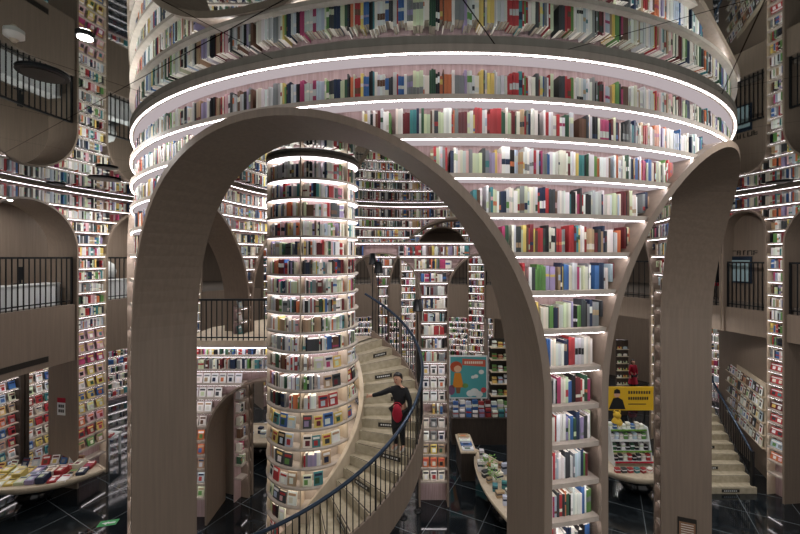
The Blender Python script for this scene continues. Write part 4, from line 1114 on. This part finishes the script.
# ================================================================== people
def skin_obj(name, mat, verts, edges, radii, parent=None, origin=None, sub=2):
    org = ORIG[parent.name] if parent is not None else Vector(origin)
    me = bpy.data.meshes.new(name); me.from_pydata([Vector(v) - org for v in verts], edges, [])
    o = bpy.data.objects.new(name, me); COL.objects.link(o)
    m = o.modifiers.new('skin', 'SKIN'); m.use_smooth_shade = True
    if not me.skin_vertices: me.skin_vertices.new() if hasattr(me.skin_vertices, 'new') else None
    for sv, r in zip(me.skin_vertices[0].data, radii):
        sv.radius = (r, r) if not isinstance(r, tuple) else r
    me.skin_vertices[0].data[0].use_root = True
    s = o.modifiers.new('sub', 'SUBSURF'); s.levels = sub; s.render_levels = sub
    me.materials.append(mat if not isinstance(mat, str) else M[mat])
    if parent is not None: o.parent = parent
    else: o.location = org
    ORIG[o.name] = org
    return o
def person(loc, rz, H, label, look, arms, legs, clothes):
    """loc: point on the ground between the feet; local x is the person's right-hand side seen from the front, -y faces forwards; sizes are parts of H"""
    ca, sa = math.cos(rz), math.sin(rz)
    def W(p): return Vector((loc[0] + H * (ca * p[0] - sa * p[1]), loc[1] + H * (sa * p[0] + ca * p[1]), loc[2] + H * p[2]))
    hx, hy = look
    J = {'pel': (0, 0, .53), 'waist': (0, .004, .61), 'chest': (0, .004, .71), 'neck0': (0, .006, .80), 'neck1': (hx * .25, .002 + hy * .3, .845), 'head': (hx * .6, hy, .905), 'crown': (hx, hy + .005, .962)}
    body = [W(J[k]) for k in ('pel', 'waist', 'chest', 'neck0', 'neck1', 'head', 'crown')]
    rb = [.075, .066, .08, .04, .031, .055, .042]
    eb = [(0, 1), (1, 2), (2, 3), (3, 4), (4, 5), (5, 6)]
    limb = {}
    def chain(start, pts, rs, key):
        prev = start; ids = [start]
        for p, r_ in zip(pts, rs):
            body.append(W(p)); rb.append(r_); eb.append((prev, len(body) - 1)); prev = len(body) - 1; ids.append(prev)
        limb[key] = ids
    for s, key in ((-1, 'L'), (1, 'R')):
        sh, el, wr, hd = arms[key]
        chain(2, [sh, el, wr, hd], [.04, .029, .02, .021], 'arm' + key)
        hp, kn, an, toe = legs[key]
        chain(0, [hp, kn, an, toe], [.062, .042, .026, .026], 'leg' + key)
    o = skin_obj('person', 'skin', body, eb, [x * H for x in rb], None, loc)
    tag(o, label, 'person')
    for key in 'LR':   # five fingers rooted in each palm
        sh, el, wr, hd = (Vector(p) for p in arms[key]); d = (hd - wr).normalized(); u = d.cross(Vector((0, 1, .2))).normalized()
        fv = []; fe = []; fr = []
        for k, (off, ln) in enumerate(((-.014, .030), (-.005, .040), (.004, .042), (.013, .036), (-.024, .022))):
            b = hd + u * off * .9; dd = (d + u * (off * 6 if k < 4 else -.9)).normalized(); m_ = b + dd * ln * .6; e_ = b + (dd * .9 + Vector((0, 0, -.35))).normalized() * ln * 1.05
            i = len(fv); fv += [W(b), W(m_), W(e_)]; fe += [(i, i + 1), (i + 1, i + 2)]; fr += [.0065 * H, .006 * H, .0045 * H]
        for k in range(5):
            skin_obj('finger', 'skin', fv[3 * k:3 * k + 3], [(0, 1), (1, 2)], fr[3 * k:3 * k + 3], o, sub=1)
    # face
    f = Vector((math.sin(0), -1, 0))
    hd = Vector(J['head']); fw = Vector((hx * 6, -1, .1 + 0)).normalized(); sd = fw.cross(Vector((0, 0, 1))).normalized()
    def at(a, b, c): return W(hd + fw * a + sd * b + Vector((0, 0, c)))
    for s in (-1, 1):
        mb = MB(); p = at(.05, .02 * s, .012); mb.lathe(p - Vector((0, 0, .006 * H)), [(.001, 0), (.007 * H, .003 * H), (.007 * H, .008 * H), (.001, .012 * H)], 8); mb.build('eye', 'hair', o)
        mb = MB(); p = at(.0, .056 * s, -.01); mb.lathe(p, [(.001, 0), (.010 * H, .01 * H), (.011 * H, .022 * H), (.001, .032 * H)], 8); mb.build('ear', 'skin', o)
    mb = MB(); a_, b_, c_, d_ = at(.05, -.008, -.014), at(.05, .008, -.014), at(.072, 0, -.012), at(.052, 0, .014); mb.mesh([a_, b_, c_, d_], [(0, 1, 2), (0, 2, 3), (1, 3, 2)]); mb.build('nose', 'skin', o)
    mb = MB(); mb.tube([at(.05, -.016, -.03), at(.057, 0, -.031), at(.05, .016, -.03)], .004 * H, 5); mb.build('mouth', simple('lips', '#a8554f', .5), o)
    # hair cap
    mb = MB(); hc = hd + Vector((hx * .2, .02, .02)); nu, nv = 16, 12; vs = []; fs = []
    for i in range(nv + 1):
        th = math.pi * i / nv
        for k in range(nu):
            ph = 2 * math.pi * k / nu
            q = Vector((.066 * math.sin(th) * math.cos(ph), .064 * math.sin(th) * math.sin(ph), .07 * math.cos(th)))
            if q.y < -.012 and q.z < .03: q.y = -.012     # open at the face
            if q.y > 0 and q.z < 0: q.z *= 1.5; q.y *= .9          # falls to the neck
            vs.append(W(hc + q))
    for i in range(nv):
        for k in range(nu): fs.append((i * nu + k, i * nu + (k + 1) % nu, (i + 1) * nu + (k + 1) % nu, (i + 1) * nu + k))
    mb.mesh(vs, fs, None, True); mb.build('hair', 'hair', o)
    # clothes as looser copies of the limbs
    if clothes['top']:
        ids = [0, 1, 2, 3] + limb['armL'][1:4] + limb['armR'][1:4]
        mp = {v: i for i, v in enumerate(ids)}
        ed = [(mp[a], mp[b]) for a, b in eb if a in mp and b in mp]
        vv = [body[i].copy() for i in ids]; rr = [rb[i] * H * (1.22 if i > 3 else 1.12) for i in ids]; rr[3] = .046 * H
        for k in 'LR':
            w_ = mp[limb['arm' + k][3]]; rr[w_] = .027 * H
        skin_obj('coat', clothes['top'], vv, ed, rr, o)
    if clothes.get('skirt'):
        mb = MB(); c0 = W((0, 0, 0)); prof = clothes['skirt'][1]
        mb.lathe(c0, [(r_ * H, z_ * H) for r_, z_ in prof], 18, None, 1, .78, rz); mb.build('skirt', clothes['skirt'][0], o)
    ids = [0] + limb['legL'][1:4] + limb['legR'][1:4]; mp = {v: i for i, v in enumerate(ids)}
    ed = [(mp[a], mp[b]) for a, b in eb if a in mp and b in mp]
    skin_obj('trousers', clothes['legs'], [body[i] for i in ids], ed, [rb[i] * H * 1.12 for i in ids], o)
    for k in 'LR':
        an, toe = (Vector(p) for p in legs[k][2:4])
        skin_obj('shoe', clothes['shoe'], [W(an + Vector((0, .018, -.022))), W(an.lerp(toe, .5) + Vector((0, 0, -.012))), W(toe + Vector((0, 0, -.002)))], [(0, 1), (1, 2)], [.036 * H, .036 * H, .028 * H], o, sub=1)
    return o, W

def people():
    # woman in black on the spiral stair
    a = 68; p = spt(a, 1.93); n = 27; d = 241 / n; i = int((a + 89) / d); z = 4.6 / n * (i + 1)
    arms = {'L': ((-.095, .0, .775), (-.24, -.03, .70), (-.375, -.06, .655), (-.42, -.068, .645)), 'R': ((.095, .0, .775), (.145, .01, .63), (.16, -.03, .495), (.165, -.045, .455))}
    legs = {'L': ((-.05, 0, .49), (-.055, -.02, .28), (-.05, .01, .05), (-.06, -.085, .024)), 'R': ((.05, 0, .49), (.05, -.03, .28), (.045, .02, .05), (.05, -.075, .024))}
    o, W = person((p[0], p[1], z), rad(-26), 1.46, 'woman in black coat with red bag on the spiral stairs, one arm stretched out', (-.035, -.01), arms, legs,
                  dict(top='coat', legs='coat', shoe='shoe', skirt=('coat', [(.096, .31), (.098, .42), (.09, .52), (.07, .6)])))
    # red bag held at the hip
    t = thing('handbag', W((.03, -.13, .42)), 'red bag held in front by the woman on the spiral stairs', 'bag')
    c = W((.03, -.125, .42)); H = 1.46
    mb = MB(); mb.lathe((c.x, c.y, c.z), [(.03, -.02), (.085, .03), (.105, .12), (.085, .22), (.05, .30), (.02, .31)], 14, None, 1, .5, rad(-26)); mb.build('body', 'red', t)
    mb = MB(); q = [W((.03 + .06 * math.cos(g), -.115, .6 + .05 * math.sin(g) )) for g in (math.pi * k / 8 for k in range(9))]; mb.tube(q, .009, 5); mb.build('handle', 'red', t)
    # visitor in red behind the right arch
    y = 19.0; x = (633 - 400) / F * y
    arms = {'L': ((-.09, 0, .775), (-.13, .0, .62), (-.12, -.03, .49), (-.12, -.04, .45)), 'R': ((.09, 0, .775), (.13, .0, .62), (.12, -.03, .49), (.12, -.04, .45))}
    person((x, y, 0.0), rad(10), 1.6, 'distant visitor in a red dress with black hair beyond the yellow banner', (.0, -.01), arms, legs,
           dict(top='red', legs='coat', shoe='coat', skirt=('red', [(.15, .24), (.12, .4), (.09, .52), (.07, .6)])))
people()

# ================================================================== upright books: the 300 largest in view are objects, the rest one mass
def make_books():
    cand = []
    for i, b in enumerate(BOOKS):
        o, tw, nd = book_corners(b); t, n = b['path'].frame(b['s'])
        b['vis'] = True
        c = o + tw * .5
        pr = proj((c.x, c.y, c.z + b['h'] / 2))
        if b['where'] in ('ring', 'front', 'side') and pr:
            pa, pb, pc = proj(o), proj(o + tw), proj(o + Vector((0, 0, b['h'])))
            to = Vector((-c.x, -c.y, 0)).normalized()
            if pa and pb and pc and 3 < pa[0] < 797 and pc[1] > 2 and pa[1] < 531 and (-n).dot(to) > .15:
                cand.append((abs(pb[0] - pa[0]) * abs(pc[1] - pa[1]), i))
    cand.sort(reverse=True); big = set(i for _, i in cand[:300])
    rest = MB()
    seen = {}
    for i, b in enumerate(BOOKS):
        if i not in big:
            o, tw, nd = book_corners(b); pr = proj(o)
            if b['path'] is OUT and pr and pr[1] > 640: continue
            book_mesh(rest, b); continue
        o, tw, nd = book_corners(b); h = Vector((0, 0, b['h'])); mb = MB()
        k = dict(b); 
        book_mesh(mb, b, pages=False)
        ob = mb.build('book', 'col', None, o + tw / 2 + nd / 2)
        pb = MB(); e = tw * .06
        pb.obox(o + e + nd * .02, tw * .88, nd * .96, h * .985); pb.build('page_block', 'page', ob)
        size = 'tall' if b['h'] > .255 else 'short' if b['h'] < .205 else 'slim' if b['w'] < .03 else 'thick' if b['w'] > .048 else ''
        where = {'ring': 'top ring', 'front': 'front pier', 'side': 'left side'}[b['where']]
        lab = '%s%s book%s, %s from left, %s shelf down, %s' % (size + ' ' if size else '', b['c'], (' with %s label' % b['c2']) if b['c2'] and b['c2'] != b['c'] else '', ordn(b['n']), ordn(b['shelf']), where)
        tag(ob, lab, 'book', 'books on the outside of the round tower')
    o = rest.build('book_rows', 'col', None, (CX, CY, 0)); tag(o, 'thousands of smaller books filling every other shelf of the hall', 'books', None, 'stuff')
    print('BOOKS', len(BOOKS))
make_books()

# ================================================================== light, camera, view
def area(name, loc, size, power, rot=(0, 0, 0), col=(1, .96, .92)):
    l = bpy.data.lights.new(name, 'AREA'); l.energy = power; l.size = size; l.shape = 'DISK'; l.color = col
    o = bpy.data.objects.new(name, l); COL.objects.link(o); o.location = loc; o.rotation_euler = rot; return o
for (x, y, p) in ((1.0, 1.5, 24), (-2.6, 2.2, 14), (-4.6, 5.0, 70), (4.6, 3.6, 70), (-7.6, 11.2, 90), (8.0, 9.0, 90), (.6, 7.2, 80), (2.6, 11.8, 80), (-3.4, 11.6, 60), (0, 16.5, 120), (6.6, 14.6, 60)):  # added fill below the ceiling, front pair brightens arch faces and shelf tops
    area('hall_fill', (x, y, CEIL - .09), .5, p)
for (x, y, p) in ((-10.8, 11.2, 40), (7.7, 15.9, 70), (10.8, 18.4, 50), (8.9, 12.4, 30), (7.6, 17.2, 70), (-8.6, 17.0, 60), (4.6, 20.2, 70), (-3.4, 20.6, 60)):  # fill lights added below the gallery slab to brighten the dark ground floor
    area('gallery_fill', (x, y, Z(-1.8)), .4, p)
for (x, y, p) in ((-3.6, 20.6, 30), (5.8, 20.0, 30), (9.0, 17.6, 25), (-9.0, 17.8, 25), (0, 21, 30), (-11.4, 10.2, 40), (-10.0, 13.4, 40), (10.6, 12.2, 15)):  # extra fill added to lift the dark gallery rooms
    area('room_fill', (x, y, Z(1.55)), .3, p)
w = bpy.data.worlds.new('world'); SC.world = w; w.use_nodes = True
w.node_tree.nodes['Background'].inputs[0].default_value = (1, .97, .94, 1); w.node_tree.nodes['Background'].inputs[1].default_value = .6
cam = bpy.data.cameras.new('camera'); co = bpy.data.objects.new('camera', cam); COL.objects.link(co)
co.location = (0, 0, EYE); co.rotation_euler = (rad(90), 0, 0)
cam.sensor_width = 36; cam.lens = F / 800 * 36; cam.shift_y = -10 / 800; cam.clip_start = .05; cam.clip_end = 100
SC.camera = co
vs = SC.view_settings; vs.view_transform = 'Standard'; vs.look = 'None'; vs.exposure = .22; vs.gamma = 1; vs.use_curve_mapping = False
SC.cycles.use_denoising = True; SC.cycles.max_bounces = 8; SC.cycles.caustics_reflective = False; SC.cycles.caustics_refractive = False
SC.cycles.sample_clamp_indirect = 6
